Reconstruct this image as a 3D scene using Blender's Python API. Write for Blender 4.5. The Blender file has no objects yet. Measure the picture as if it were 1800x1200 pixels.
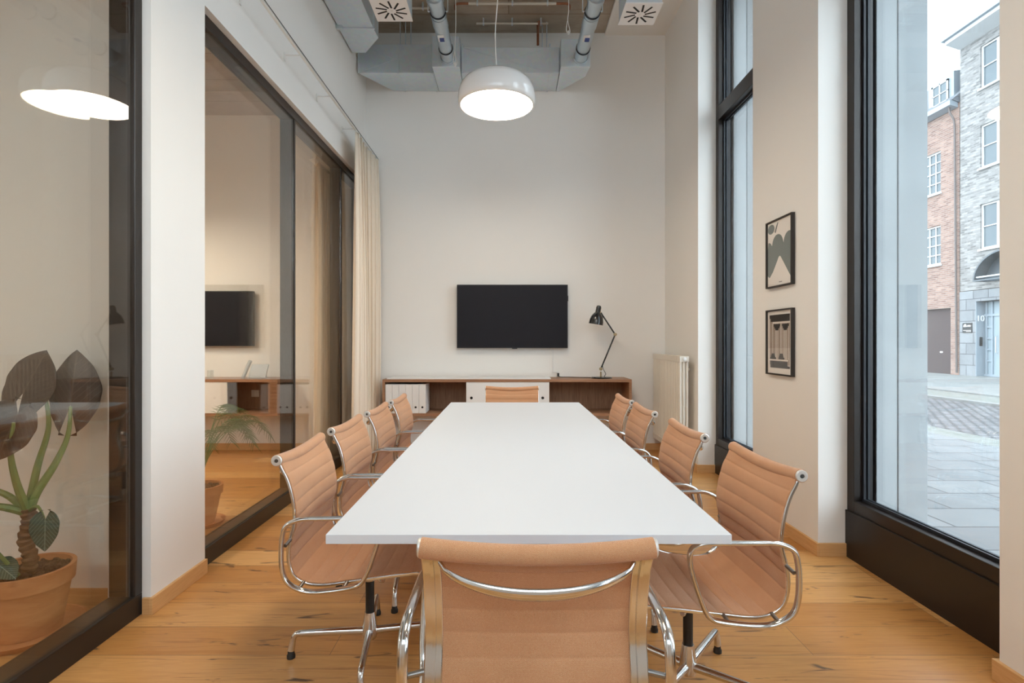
import bpy, bmesh, math, random
from mathutils import Vector, Matrix
random.seed(7)
PI = math.pi
scene = bpy.context.scene
COL = scene.collection

# ------------------------------------------------------------------ camera
H = 1.263
cam_d = bpy.data.cameras.new('camera')
cam_d.sensor_width = 36.0
cam_d.lens = 36.0 * 960.0 / 1800.0
cam_d.shift_x = 6.0 / 1800.0
cam_d.clip_start = 0.02
cam_d.clip_end = 300
cam = bpy.data.objects.new('camera', cam_d)
COL.objects.link(cam)
cam.location = (0, 0, H)
cam.rotation_euler = (PI / 2, 0, 0)
scene.camera = cam

# ------------------------------------------------------------------ colour management / sky
scene.view_settings.view_transform = 'Standard'
scene.view_settings.look = 'None'
scene.view_settings.gamma = 1.0
scene.view_settings.use_curve_mapping = False
scene.view_settings.exposure = 0.60
try:
    scene.cycles.max_bounces = 16
    scene.cycles.diffuse_bounces = 8
    scene.cycles.glossy_bounces = 6
    scene.cycles.transparent_max_bounces = 24
    scene.cycles.sample_clamp_indirect = 6.0
    scene.cycles.caustics_reflective = True
except Exception:
    pass
SKY = 4.3
w = bpy.data.worlds.new('world')
scene.world = w
w.use_nodes = True
bg = w.node_tree.nodes['Background']
bg.inputs[0].default_value = (0.83, 0.92, 1.0, 1)
bg.inputs[1].default_value = SKY

# room numbers (metres): camera stands at the origin, looks along +Y
XL, XR = -1.66, 1.825          # inner wall faces
YB, YF = 6.37, -2.1            # back wall, wall behind the camera
ZC = 4.86
XG = 2.03                      # glass plane of the street windows
XO = 2.47                      # outer face of the street wall
PIERS = [(-2.1, -2.07), (-0.88, -0.02), (1.17, 2.03), (3.22, 4.08), (5.26, 6.37)]
WINS = [(-2.07, -0.88), (-0.02, 1.17), (2.03, 3.22), (4.08, 5.26)]
for (a, b) in WINS:
    ld = bpy.data.lights.new('daylight', 'AREA')
    ld.shape = 'RECTANGLE'
    ld.size = b - a
    ld.size_y = 4.5
    ld.cycles.is_portal = True
    lo = bpy.data.objects.new('window_daylight', ld)
    COL.objects.link(lo)
    lo.location = (XO + 0.01, (a + b) / 2, 2.6)
    lo.rotation_euler = (0, PI / 2, 0)          # faces the room (-X)

ADDED_FRONT = [(-3.6, -2.0), (-1.5, .06), (.16, 1.72)]      # unseen high windows added behind the camera to bring in daylight
for (a, b) in ADDED_FRONT:  # sky portals of the added windows
    ld = bpy.data.lights.new('daylight', 'AREA')
    ld.shape = 'RECTANGLE'
    ld.size = b - a
    ld.size_y = 2.2
    ld.cycles.is_portal = True
    lo = bpy.data.objects.new('window_daylight', ld)
    COL.objects.link(lo)
    lo.location = ((a + b) / 2, YF - .26, 3.7)
    lo.rotation_euler = (PI / 2, 0, PI)         # faces the room (+Y)

# ------------------------------------------------------------------ materials
def mat(name, base=(.8, .8, .8), rough=.5, metal=0.0, spec=.5, emit=None, es=0.0, coat=0.0, trans=None):
    m = bpy.data.materials.new(name)
    m.use_nodes = True
    p = m.node_tree.nodes['Principled BSDF']
    p.inputs['Base Color'].default_value = (*base, 1)
    p.inputs['Roughness'].default_value = rough
    p.inputs['Metallic'].default_value = metal
    p.inputs['Specular IOR Level'].default_value = spec
    if coat:
        p.inputs['Coat Weight'].default_value = coat
        p.inputs['Coat Roughness'].default_value = .1
    if emit:
        p.inputs['Emission Color'].default_value = (*emit, 1)
        p.inputs['Emission Strength'].default_value = es
    return m

class NT:
    """little helper around a material's node tree"""
    def __init__(s, m):
        s.t = m.node_tree
        s.p = s.t.nodes.get('Principled BSDF')
    def n(s, typ, **kw):
        nd = s.t.nodes.new(typ)
        for k, v in kw.items():
            if k.startswith('i_'):
                nd.inputs[k[2:].replace('_', ' ')].default_value = v
            else:
                setattr(nd, k, v)
        return nd
    def l(s, a, b):
        s.t.links.new(a, b)
    def coords(s, scale=(1, 1, 1), out='Object', rot=(0, 0, 0)):
        tc = s.n('ShaderNodeTexCoord')
        mp = s.n('ShaderNodeMapping')
        mp.inputs['Scale'].default_value = scale
        mp.inputs['Rotation'].default_value = rot
        s.l(tc.outputs[out], mp.inputs[0])
        return mp.outputs[0]
    def noise(s, vec, scale, detail=4, rough=.55, dist=0):
        nd = s.n('ShaderNodeTexNoise')
        nd.inputs['Scale'].default_value = scale
        nd.inputs['Detail'].default_value = detail
        nd.inputs['Roughness'].default_value = rough
        nd.inputs['Distortion'].default_value = dist
        s.l(vec, nd.inputs['Vector'])
        return nd.outputs['Fac']
    def ramp(s, fac, stops):
        nd = s.n('ShaderNodeValToRGB')
        cr = nd.color_ramp
        while len(cr.elements) < len(stops):
            cr.elements.new(.5)
        for e, (pos, c) in zip(cr.elements, stops):
            e.position = pos
            e.color = (*c, 1)
        s.l(fac, nd.inputs[0])
        return nd.outputs[0]
    def mix(s, fac, a, b, mode='MIX'):
        nd = s.n('ShaderNodeMix', data_type='RGBA', blend_type=mode)
        for sock, v in ((nd.inputs[0], fac), (nd.inputs[6], a), (nd.inputs[7], b)):
            if isinstance(v, (int, float)):
                sock.default_value = v
            elif isinstance(v, tuple):
                sock.default_value = (*v, 1)
            else:
                s.l(v, sock)
        return nd.outputs[2]
    def math(s, op, a, b=None):
        nd = s.n('ShaderNodeMath', operation=op)
        for i, v in enumerate((a, b)):
            if v is None:
                continue
            if isinstance(v, (int, float)):
                nd.inputs[i].default_value = v
            else:
                s.l(v, nd.inputs[i])
        return nd.outputs[0]
    def bump(s, h, strength=.2, dist=.01):
        nd = s.n('ShaderNodeBump')
        nd.inputs['Strength'].default_value = strength
        nd.inputs['Distance'].default_value = dist
        s.l(h, nd.inputs['Height'])
        s.l(nd.outputs[0], s.p.inputs['Normal'])

def m_paint(name, c, rough=.85):
    m = mat(name, c, rough, spec=.25)
    t = NT(m)
    v = t.coords()
    f = t.noise(v, 1.3, 3)
    t.l(t.mix(f, tuple(x * .975 for x in c), tuple(min(1, x * 1.02) for x in c)), t.p.inputs['Base Color'])
    t.bump(t.noise(v, 180, 2), .05, .002)
    return m

def m_glass(name, r0=.045, tint=(1, 1, 1)):
    m = bpy.data.materials.new(name)
    m.use_nodes = True
    t = NT(m)
    t.t.nodes.remove(t.p)
    geo = t.n('ShaderNodeNewGeometry')
    dot = t.n('ShaderNodeVectorMath', operation='DOT_PRODUCT')
    t.l(geo.outputs['Incoming'], dot.inputs[0])
    t.l(geo.outputs['Normal'], dot.inputs[1])
    c = t.math('ABSOLUTE', dot.outputs['Value'])
    k = t.math('POWER', t.math('SUBTRACT', 1.0, c), 5.0)
    f = t.math('ADD', t.math('MULTIPLY', k, 1 - r0), r0)
    tr = t.n('ShaderNodeBsdfTransparent')
    tr.inputs[0].default_value = (*tint, 1)
    gl = t.n('ShaderNodeBsdfGlossy')
    gl.inputs['Roughness'].default_value = 0.0
    gl.inputs[0].default_value = (1, 1, 1, 1)
    mx = t.n('ShaderNodeMixShader')
    t.l(f, mx.inputs[0]); t.l(tr.outputs[0], mx.inputs[1]); t.l(gl.outputs[0], mx.inputs[2])
    t.l(mx.outputs[0], t.t.nodes['Material Output'].inputs[0])
    return m

def m_floor():
    m = mat('oak_floor', (.6, .4, .2), .36, spec=.5)
    t = NT(m)
    v = t.coords()
    br = t.n('ShaderNodeTexBrick')
    br.offset = .37; br.offset_frequency = 2
    br.inputs['Scale'].default_value = 1.0
    br.inputs['Mortar Size'].default_value = .0014
    br.inputs['Mortar Smooth'].default_value = .1
    br.inputs['Brick Width'].default_value = 1.95
    br.inputs['Row Height'].default_value = .22
    br.inputs['Color1'].default_value = (0, 0, 0, 1)
    br.inputs['Color2'].default_value = (1, 1, 1, 1)
    br.inputs['Mortar'].default_value = (.5, .5, .5, 1)
    t.l(v, br.inputs['Vector'])
    tone = t.ramp(br.outputs['Color'], [(0, (.51, .232, .062)), (.5, (.61, .30, .092)), (1, (.76, .44, .175))])
    gv = t.coords((1.2, 22, 1))
    g = t.noise(gv, 1.6, 6, .62, 1.2)
    grain = t.ramp(g, [(.32, (.55, .42, .30)), (.48, (1, 1, 1)), (.72, (.80, .70, .58))])
    c = t.mix(.75, tone, grain, 'MULTIPLY')
    fine = t.noise(t.coords((4, 160, 1)), 2.0, 3)
    c = t.mix(.35, c, t.ramp(fine, [(.35, (.82, .78, .72)), (.6, (1, 1, 1))]), 'MULTIPLY')
    kn = t.noise(t.coords((2.2, 10, 1)), 1.5, 3, .6, .9)
    knr = t.ramp(kn, [(.0, (0, 0, 0)), (.635, (0, 0, 0)), (.70, (1, 1, 1))])
    c = t.mix(knr, c, (.13, .065, .03))
    c = t.mix(br.outputs['Fac'], c, (.22, .12, .05))
    t.l(c, t.p.inputs['Base Color'])
    t.l(t.math('ADD', t.math('MULTIPLY', g, .16), .24), t.p.inputs['Roughness'])
    h = t.math('SUBTRACT', t.math('MULTIPLY', g, .25), br.outputs['Fac'])
    t.bump(h, .22, .0015)
    return m

def m_wood(name, a, b, scale=(1, 14, 14), rough=.45):
    m = mat(name, a, rough)
    t = NT(m)
    g = t.noise(t.coords(scale), 3.0, 5, .6, .8)
    t.l(t.ramp(g, [(.3, a), (.65, b)]), t.p.inputs['Base Color'])
    t.bump(g, .06, .001)
    return m

def m_fabric():
    m = mat('salmon_tweed', (.6, .3, .17), .9, spec=.15)
    t = NT(m)
    tc = t.n('ShaderNodeTexCoord')
    sp = t.n('ShaderNodeSeparateXYZ')
    t.l(tc.outputs['UV'], sp.inputs[0])
    pp = t.math('PINGPONG', sp.outputs[0], .0045)
    d = t.math('ADD', t.math('MULTIPLY', pp, 1.0), sp.outputs[1])
    sn = t.math('SINE', t.math('MULTIPLY', d, 2 * PI / .0026))
    f = t.math('ADD', t.math('MULTIPLY', sn, .5), .5)
    n = t.noise(tc.outputs['Object'], 420, 2)
    f2 = t.math('ADD', t.math('MULTIPLY', f, .58), t.math('MULTIPLY', n, .42))
    c = t.ramp(f2, [(.34, (.37, .105, .018)), (.66, (.74, .48, .295))])
    big = t.noise(tc.outputs['Object'], 9, 3)
    c = t.mix(.5, c, t.ramp(big, [(.35, (.90, .86, .83)), (.65, (1, 1, 1))]), 'MULTIPLY')
    t.l(c, t.p.inputs['Base Color'])
    t.p.inputs['Sheen Weight'].default_value = .25
    t.p.inputs['Sheen Roughness'].default_value = .5
    t.bump(f2, .25, .001)
    return m

def m_brick(name, c1, c2, mortar, scale=1.0, w_=.25, h_=.075, rot=(PI / 2, 0, PI / 2), ms=.012):
    m = mat(name, c1, .9)
    t = NT(m)
    tc = t.n('ShaderNodeTexCoord')
    sp = t.n('ShaderNodeSeparateXYZ'); t.l(tc.outputs['Object'], sp.inputs[0])
    cb = t.n('ShaderNodeCombineXYZ')
    a, b = (1, 2) if rot else (0, 1)
    t.l(sp.outputs[a], cb.inputs[0]); t.l(sp.outputs[b], cb.inputs[1])
    br = t.n('ShaderNodeTexBrick')
    br.inputs['Scale'].default_value = scale
    br.inputs['Brick Width'].default_value = w_
    br.inputs['Row Height'].default_value = h_
    br.inputs['Mortar Size'].default_value = ms
    br.inputs['Color1'].default_value = (*c1, 1)
    br.inputs['Color2'].default_value = (*c2, 1)
    br.inputs['Mortar'].default_value = (*mortar, 1)
    t.l(cb.outputs[0], br.inputs['Vector'])
    n = t.noise(tc.outputs['Object'], 2.5, 5)
    t.l(t.mix(.6, br.outputs['Color'], t.ramp(n, [(.3, (.72, .72, .72)), (.7, (1, 1, 1))]), 'MULTIPLY'), t.p.inputs['Base Color'])
    t.bump(t.math('SUBTRACT', 1.0, br.outputs['Fac']), .5, .01)
    return m

def m_concrete(name, a, b, scale=1.6, boards=False):
    m = mat(name, a, .9)
    t = NT(m)
    v = t.coords()
    n = t.noise(v, scale, 8, .65)
    c = t.ramp(n, [(.3, a), (.7, b)])
    if boards:
        wv = t.n('ShaderNodeTexBrick')
        wv.inputs['Scale'].default_value = 1
        wv.inputs['Brick Width'].default_value = 2.4
        wv.inputs['Row Height'].default_value = .5
        wv.inputs['Mortar Size'].default_value = .006
        wv.inputs['Color1'].default_value = (.80, .80, .80, 1)
        wv.inputs['Color2'].default_value = (1, 1, 1, 1)
        wv.inputs['Mortar'].default_value = (.55, .5, .45, 1)
        t.l(v, wv.inputs['Vector'])
        c = t.mix(1.0, c, wv.outputs['Color'], 'MULTIPLY')
        st = t.noise(t.coords((.8, 5, 1)), 2.2, 4, .6, .6)
        c = t.mix(t.ramp(st, [(.55, (0, 0, 0)), (.78, (.5, .5, .5))]), c, (.24, .12, .06))
    t.l(c, t.p.inputs['Base Color'])
    t.bump(n, .25, .01)
    return m

def m_galv():
    m = mat('galvanised_steel', (.62, .68, .72), .42, metal=.65)
    t = NT(m)
    vo = t.n('ShaderNodeTexVoronoi'); vo.inputs['Scale'].default_value = 25
    t.l(t.coords(), vo.inputs['Vector'])
    c = t.mix(.12, (.66, .73, .78), vo.outputs['Color'], 'SOFT_LIGHT')
    t.l(c, t.p.inputs['Base Color'])
    return m

def m_terracotta():
    m = mat('terracotta', (.55, .23, .09), .8)
    t = NT(m)
    n = t.noise(t.coords((1, 1, 3)), 9, 5)
    t.l(t.ramp(n, [(.3, (.50, .20, .075)), (.7, (.62, .29, .13))]), t.p.inputs['Base Color'])
    return m

def m_leaf(name, a, b):
    m = mat(name, a, .42)
    t = NT(m)
    tc = t.n('ShaderNodeTexCoord')
    sp = t.n('ShaderNodeSeparateXYZ'); t.l(tc.outputs['UV'], sp.inputs[0])
    au = t.math('ABSOLUTE', t.math('SUBTRACT', sp.outputs[0], .5))
    rib = t.math('SINE', t.math('MULTIPLY', t.math('SUBTRACT', sp.outputs[1], au), 46.0))
    f = t.math('GREATER_THAN', rib, .93)
    mid = t.math('LESS_THAN', au, .018)
    f = t.math('MAXIMUM', f, mid)
    t.l(t.mix(t.math('MULTIPLY', f, .6), a, b), t.p.inputs['Base Color'])
    return m

M = dict(
    wall=m_paint('white_wall_paint', (.84, .83, .805)),
    reveal=m_paint('white_reveal_paint', (.86, .86, .86)),
    ceil_white=m_paint('ceiling_plaster', (.80, .79, .76)),
    floor=m_floor(),
    oak=m_wood('oak_trim', (.60, .33, .13), (.70, .42, .19), (2, 2, 30)),
    walnut=m_wood('walnut_veneer', (.20, .095, .045), (.33, .17, .09), (18, 1, 1.2)),
    walnut_h=m_wood('walnut_edge', (.26, .125, .06), (.40, .215, .12), (1.2, 10, 16)),
    concrete_ceiling=m_concrete('raw_concrete_ceiling', (.40, .33, .25), (.60, .53, .44), 1.4, True),
    concrete_out=m_concrete('pale_facade_concrete', (.30, .315, .325), (.345, .36, .37), 3.0),
    black_metal=mat('dark_bronze_metal', (.022, .017, .015), .33, metal=.3),
    part_metal=mat('partition_dark_metal', (.035, .028, .024), .28, metal=.4),
    rubber=mat('black_gasket', (.012, .014, .02), .5),
    glass=m_glass('window_glass', .04, (.965, .985, .99)),
    pglass=m_glass('partition_glass', .05, (.97, .97, .955)),
    fglass=m_glass('picture_glass', .012),
    tumbler=m_glass('tumbler_glass', .12, (.93, .95, .95)),
    chrome=mat('polished_aluminium', (.70, .69, .68), .15, metal=1),
    bracket=mat('bracket_metal', (.32, .31, .30), .3, metal=1),
    steel=mat('dark_bolt', (.10, .10, .10), .4, metal=.8),
    black_plastic=mat('black_plastic', (.014, .014, .015), .42),
    galv_pipe=mat('spiral_pipe_steel', (.56, .62, .66), .30, metal=.9),
    screen=mat('tv_screen', (.014, .014, .019), .5, spec=.18),
    fabric=m_fabric(),
    table=mat('white_laminate', (.70, .735, .785), .42),
    white_gloss=mat('white_enamel', (.86, .86, .86), .13, coat=.4),
    opal=mat('lit_opal_diffuser', (.9, .88, .84), .5, emit=(1.0, .84, .64), es=19.0),
    opal_added=mat('added_lamp_diffuser_neighbour', (.9, .88, .84), .5, emit=(1.0, .87, .70), es=30.0),  # glow of the unseen lamps added in the neighbouring rooms
    white=mat('white_board', (.80, .80, .79), .5),
    phone=mat('grey_phone_plastic', (.36, .38, .40), .5),
    white_plastic=mat('white_plastic', (.78, .78, .76), .4),
    binder=mat('white_binder_card', (.80, .79, .77), .6),
    black_hole=mat('black_hole', (.008, .008, .008), .6),
    galv=m_galv(),
    lampblack=mat('black_lacquer', (.012, .012, .012), .22, coat=.5),
    lampin=mat('lamp_inner_white', (.75, .75, .72), .4),
    brass=mat('aged_brass', (.42, .33, .2), .35, metal=1),
    radiator=m_paint('radiator_enamel', (.78, .745, .67), .45),
    paper=mat('poster_paper', (.80, .75, .70), .7),
    ink=mat('grey_green_ink', (.115, .14, .13), .7),
    ink_dark=mat('dark_ink', (.035, .03, .028), .7),
    ink_taupe=mat('taupe_ink', (.36, .29, .24), .7),
    terracotta=m_terracotta(),
    soil=mat('bark_soil', (.10, .055, .035), .95),
    leaf_dark=m_leaf('purple_brown_leaf', (.085, .060, .050), (.17, .14, .11)),
    leaf_green=m_leaf('dark_green_leaf', (.035, .075, .05), (.35, .42, .36)),
    stem=mat('green_stem', (.20, .27, .09), .5),
    bark=m_wood('plant_bark', (.12, .06, .03), (.26, .15, .08), (8, 8, 60), .9),
    palm=mat('palm_leaf_green', (.12, .20, .06), .5),
    label_white=mat('white_label', (.8, .8, .8), .5),
    label_blue=mat('blue_tag', (.02, .05, .25), .4),
    conduit=mat('pale_conduit', (.62, .58, .50), .45),
    copper=mat('rusty_copper', (.30, .11, .05), .5, metal=.4),
    white_cable=mat('white_cable', (.78, .77, .74), .5),
    brick_red=m_brick('red_brick', (.22, .115, .09), (.40, .245, .19), (.34, .28, .25)),
    brick_grey=m_brick('grey_brick', (.17, .16, .155), (.39, .365, .35), (.29, .28, .27)),
    stone=m_brick('stone_cladding', (.22, .225, .235), (.28, .285, .295), (.10, .10, .11), 1, .62, .40, True, .012),
    slate=m_brick('roof_slate', (.14, .15, .17), (.20, .21, .23), (.08, .08, .09), 1, .3, .2),
    canopy=mat('dark_canopy_sheet', (.10, .115, .13), .5),
    pipe_dark=mat('weathered_copper_pipe', (.14, .115, .11), .6),
    satin=mat('satin_cap_metal', (.74, .73, .71), .42, metal=.7),
    zinc=mat('zinc_sheet', (.32, .36, .40), .5, metal=.3),
    white_frame=mat('white_window_frame', (.62, .62, .62), .5),
    dark_glass=mat('dark_window_glass', (.10, .125, .14), .08),
    gate=m_wood('dark_gate_boards', (.045, .03, .032), (.075, .05, .05), (1, 30, 1), .7),
    door_blue=mat('grey_blue_door', (.28, .33, .36), .4),
    pavers=m_brick('grey_pavers', (.15, .153, .157), (.195, .198, .20), (.07, .07, .073), 1, .62, .42, False, .008),
    cobble=m_brick('cobblestones', (.125, .12, .125), (.20, .19, .195), (.05, .05, .05), 1, .17, .13, False, .02),
    kerb=m_concrete('kerb_stone', (.16, .163, .16), (.225, .225, .218), 3),
    moss=m_concrete('mossy_gravel', (.12, .13, .11), (.205, .205, .195), 6),
    curtain=None,
)
mc = mat('beige_curtain_cloth', (.66, .575, .46), .9, spec=.1)
_t = NT(mc)
_t.l(_t.mix(_t.noise(_t.coords((1, 1, 1)), 300, 2), (.74, .645, .53), (.83, .735, .62)), _t.p.inputs['Base Color'])
M['curtain'] = mc

# ------------------------------------------------------------------ mesh helpers
def catmull(pts, n=6, closed=False):
    out = []
    N = len(pts)
    P = [Vector(p) for p in pts]
    rng = range(N) if closed else range(N - 1)
    for i in rng:
        if closed:
            p0, p1, p2, p3 = P[(i - 1) % N], P[i], P[(i + 1) % N], P[(i + 2) % N]
        else:
            p0 = P[max(i - 1, 0)]; p1 = P[i]; p2 = P[i + 1]; p3 = P[min(i + 2, N - 1)]
        for k in range(n):
            t = k / n
            out.append(0.5 * ((2 * p1) + (-p0 + p2) * t + (2 * p0 - 5 * p1 + 4 * p2 - p3) * t * t + (-p0 + 3 * p1 - 3 * p2 + p3) * t ** 3))
    if not closed:
        out.append(P[-1].copy())
    return out

class MB:
    def __init__(s):
        s.v = []; s.f = []; s.uv = {}
    def add(s, verts, faces, uvs=None):
        o = len(s.v)
        s.v += [tuple(x) for x in verts]
        for i, f in enumerate(faces):
            s.f.append(tuple(o + k for k in f))
        if uvs:
            for i, u in enumerate(uvs):
                s.uv[o + i] = u
        return s
    def box(s, x0, x1, y0, y1, z0, z1):
        x0, x1 = sorted((x0, x1)); y0, y1 = sorted((y0, y1)); z0, z1 = sorted((z0, z1))
        return s.add([(x0, y0, z0), (x1, y0, z0), (x1, y1, z0), (x0, y1, z0), (x0, y0, z1), (x1, y0, z1), (x1, y1, z1), (x0, y1, z1)],
                     [(3, 2, 1, 0), (4, 5, 6, 7), (0, 1, 5, 4), (1, 2, 6, 5), (2, 3, 7, 6), (3, 0, 4, 7)])
    def obox(s, c, ax, ay, az, hx, hy, hz):
        c = Vector(c); ax = Vector(ax).normalized(); ay = Vector(ay).normalized(); az = Vector(az).normalized()
        vs = []
        for sz in (-1, 1):
            for sx, sy in ((-1, -1), (1, -1), (1, 1), (-1, 1)):
                vs.append(c + ax * hx * sx + ay * hy * sy + az * hz * sz)
        return s.add(vs, [(3, 2, 1, 0), (4, 5, 6, 7), (0, 1, 5, 4), (1, 2, 6, 5), (2, 3, 7, 6), (3, 0, 4, 7)])
    def prism(s, poly, axis, a, b):
        """poly: 2D outline; axis 'x','y','z' extruded from a to b"""
        def mk(p, t):
            return {'x': (t, p[0], p[1]), 'y': (p[0], t, p[1]), 'z': (p[0], p[1], t)}[axis]
        n = len(poly)
        vs = [mk(p, a) for p in poly] + [mk(p, b) for p in poly]
        fs = [tuple(range(n))[::-1], tuple(range(n, 2 * n))]
        fs += [(i, (i + 1) % n, n + (i + 1) % n, n + i) for i in range(n)]
        return s.add(vs, fs)
    def tube(s, pts, r, seg=10, closed=False, rz=None, cap=True, flat=1.0, up=(0, 0, 1)):
        """round (or flattened) tube along pts; r number or list"""
        P = [Vector(p) for p in pts]
        n = len(P)
        R = r if isinstance(r, (list, tuple)) else [r] * n
        vs = []; uvs = []
        prev = None
        dist = 0
        for i, p in enumerate(P):
            if closed:
                t = P[(i + 1) % n] - P[i - 1]
            else:
                t = P[min(i + 1, n - 1)] - P[max(i - 1, 0)]
            t.normalize()
            if prev is None:
                u = Vector(up)
                if abs(u.dot(t)) > .95:
                    u = Vector((1, 0, 0))
                a = (u - t * u.dot(t)).normalized()
            else:
                a = (prev - t * prev.dot(t)).normalized()
            prev = a
            b = t.cross(a)
            if i:
                dist += (P[i] - P[i - 1]).length
            for k in range(seg):
                an = 2 * PI * k / seg
                vs.append(p + a * math.cos(an) * R[i] + b * math.sin(an) * R[i] * flat)
                uvs.append((dist, R[i] * an))
        fs = []
        m = n if closed else n - 1
        for i in range(m):
            j = (i + 1) % n
            for k in range(seg):
                l = (k + 1) % seg
                fs.append((i * seg + k, i * seg + l, j * seg + l, j * seg + k))
        if not closed and cap:
            fs.append(tuple(range(seg))[::-1])
            fs.append(tuple((n - 1) * seg + k for k in range(seg)))
        return s.add(vs, fs, uvs)
    def cyl(s, p0, p1, r0, r1=None, seg=20):
        r1 = r0 if r1 is None else r1
        return s.tube([p0, p1], [r0, r1], seg)
    def lathe(s, prof, c=(0, 0, 0), seg=40, axis=None, closed=False):
        """prof [(r,h)] around axis (default +Z) through c"""
        c = Vector(c)
        az = Vector(axis).normalized() if axis else Vector((0, 0, 1))
        ax = az.orthogonal().normalized(); ay = az.cross(ax)
        vs = []; n = len(prof)
        for (r, h) in prof:
            for k in range(seg):
                an = 2 * PI * k / seg
                vs.append(c + az * h + (ax * math.cos(an) + ay * math.sin(an)) * r)
        fs = []
        for i in range(n if closed else n - 1):
            j = (i + 1) % n
            for k in range(seg):
                l = (k + 1) % seg
                fs.append((i * seg + k, i * seg + l, j * seg + l, j * seg + k))
        if not closed:
            if prof[0][0] > 1e-5: fs.append(tuple(range(seg))[::-1])
            if prof[-1][0] > 1e-5: fs.append(tuple((n - 1) * seg + k for k in range(seg)))
        return s.add(vs, fs)
    def grid(s, rows, uvrows=None):
        n = len(rows); m = len(rows[0])
        vs = [p for r in rows for p in r]
        fs = [(i * m + j, i * m + j + 1, (i + 1) * m + j + 1, (i + 1) * m + j) for i in range(n - 1) for j in range(m - 1)]
        uvs = [u for r in uvrows for u in r] if uvrows else None
        return s.add(vs, fs, uvs)
    def sweep_rect(s, prof, y0, y1, t0, t1):
        """prof: list of (x,z); box section from y0..y1, normal offset t0..t1"""
        P = [Vector((p[0], 0, p[1])) for p in prof]
        n = len(P); vs = []
        for i, p in enumerate(P):
            t = (P[min(i + 1, n - 1)] - P[max(i - 1, 0)]).normalized()
            nn = Vector((t.z, 0, -t.x))
            for (yy, tt) in ((y0, t0), (y1, t0), (y1, t1), (y0, t1)):
                vs.append(p + nn * tt + Vector((0, yy, 0)))
        fs = [(0, 1, 2, 3)]
        for i in range(n - 1):
            for k in range(4):
                l = (k + 1) % 4
                fs.append((i * 4 + k, (i + 1) * 4 + k, (i + 1) * 4 + l, i * 4 + l))
        b = (n - 1) * 4
        fs.append((b + 3, b + 2, b + 1, b))
        return s.add(vs, fs)
    def build(s, name, m, parent=None, smooth=False, bevel=0.0, origin=None, angle=40):
        me = bpy.data.meshes.new(name)
        off = Vector((0, 0, 0))
        if parent is not None:
            q = parent
            while q is not None:
                off += Vector(q.location); q = q.parent
        elif origin is not None:
            off = Vector(origin)
        me.from_pydata([(x - off.x, y - off.y, z - off.z) for (x, y, z) in s.v], [], s.f)
        if s.uv:
            ul = me.uv_layers.new(name='UVMap')
            for lp in me.loops:
                ul.data[lp.index].uv = s.uv.get(lp.vertex_index, (0, 0))
        bm = bmesh.new(); bm.from_mesh(me)
        bmesh.ops.recalc_face_normals(bm, faces=bm.faces)
        bm.to_mesh(me); bm.free()
        if m: me.materials.append(m)
        if smooth:
            me.polygons.foreach_set('use_smooth', [True] * len(me.polygons))
            try:
                me.set_sharp_from_angle(angle=math.radians(angle))
            except Exception:
                pass
        o = bpy.data.objects.new(name, me)
        COL.objects.link(o)
        if parent is not None:
            o.parent = parent
        elif origin is not None:
            o.location = origin
        if bevel:
            bv = o.modifiers.new('edge', 'BEVEL'); bv.width = bevel; bv.segments = 2; bv.limit_method = 'ANGLE'
        return o

def thing(name, label, cat, loc=(0, 0, 0), group=None):
    o = bpy.data.objects.new(name, None)
    o.empty_display_size = .1
    COL.objects.link(o); o.location = loc
    tag(o, label, cat, group)
    return o
def tag(o, label, cat, group=None):
    o['label'] = label; o['category'] = cat
    if group: o['group'] = group
    return o
def struct(o):
    o['kind'] = 'structure'
    return o
def struct_empty(name, loc=(0, 0, 0)):
    o = bpy.data.objects.new(name, None); o.empty_display_size = .1
    COL.objects.link(o); o.location = loc; o['kind'] = 'structure'
    return o
def dup(root, loc, rotz, label, group=None):
    r = root.copy(); COL.objects.link(r); r.location = loc; r.rotation_euler = (0, 0, rotz)
    r['label'] = label
    if group: r['group'] = group
    for ch in list(root.children):
        c = ch.copy(); COL.objects.link(c); c.parent = r
        for g in list(ch.children):
            d = g.copy(); COL.objects.link(d); d.parent = c
    return r

# ------------------------------------------------------------------ room shell
ZT = 6.0
struct(MB().box(-6.2, XO - .25, YF, YB, -.1, 0).build('floor', M['floor']))
b = MB().box(-6.2, XO, YB, YB + .25, -.1, ZT)
struct(b.build('wall_back', M['wall']))
b = MB().box(-6.2, XO, YF - .25, YF, -.1, 2.60).box(-6.2, XO, YF - .25, YF, 4.78, ZT)
xs = [-6.2] + [v for ab in ADDED_FRONT for v in ab] + [XO]
for k in range(0, len(xs), 2): b.box(xs[k], xs[k + 1], YF - .25, YF, 2.60, 4.78)
struct(b.build('wall_front', M['wall']))
for k, (x0, x1) in enumerate(ADDED_FRONT):  # frames and panes of the high windows added for daylight
    wr = struct_empty('window_%d' % (k + 7), ((x0 + x1) / 2, YF - .1, 2.60))
    f = MB()
    f.box(x0, x0 + .06, YF - .14, YF - .06, 2.60, 4.78).box(x1 - .06, x1, YF - .14, YF - .06, 2.60, 4.78)
    f.box(x0 + .06, x1 - .06, YF - .14, YF - .06, 2.60, 2.68).box(x0 + .06, x1 - .06, YF - .14, YF - .06, 4.70, 4.78).box(x0 + .06, x1 - .06, YF - .14, YF - .06, 3.37, 3.47)
    f.build('window_frame', M['black_metal'], wr)
    MB().box(x0 + .05, x1 - .05, YF - .103, YF - .097, 2.65, 4.72).build('glass_pane', M['glass'], wr)
struct(MB().box(-6.45, -6.2, YF - .25, YB + .25, -.1, ZT).build('wall_far_left', M['wall']))
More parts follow.
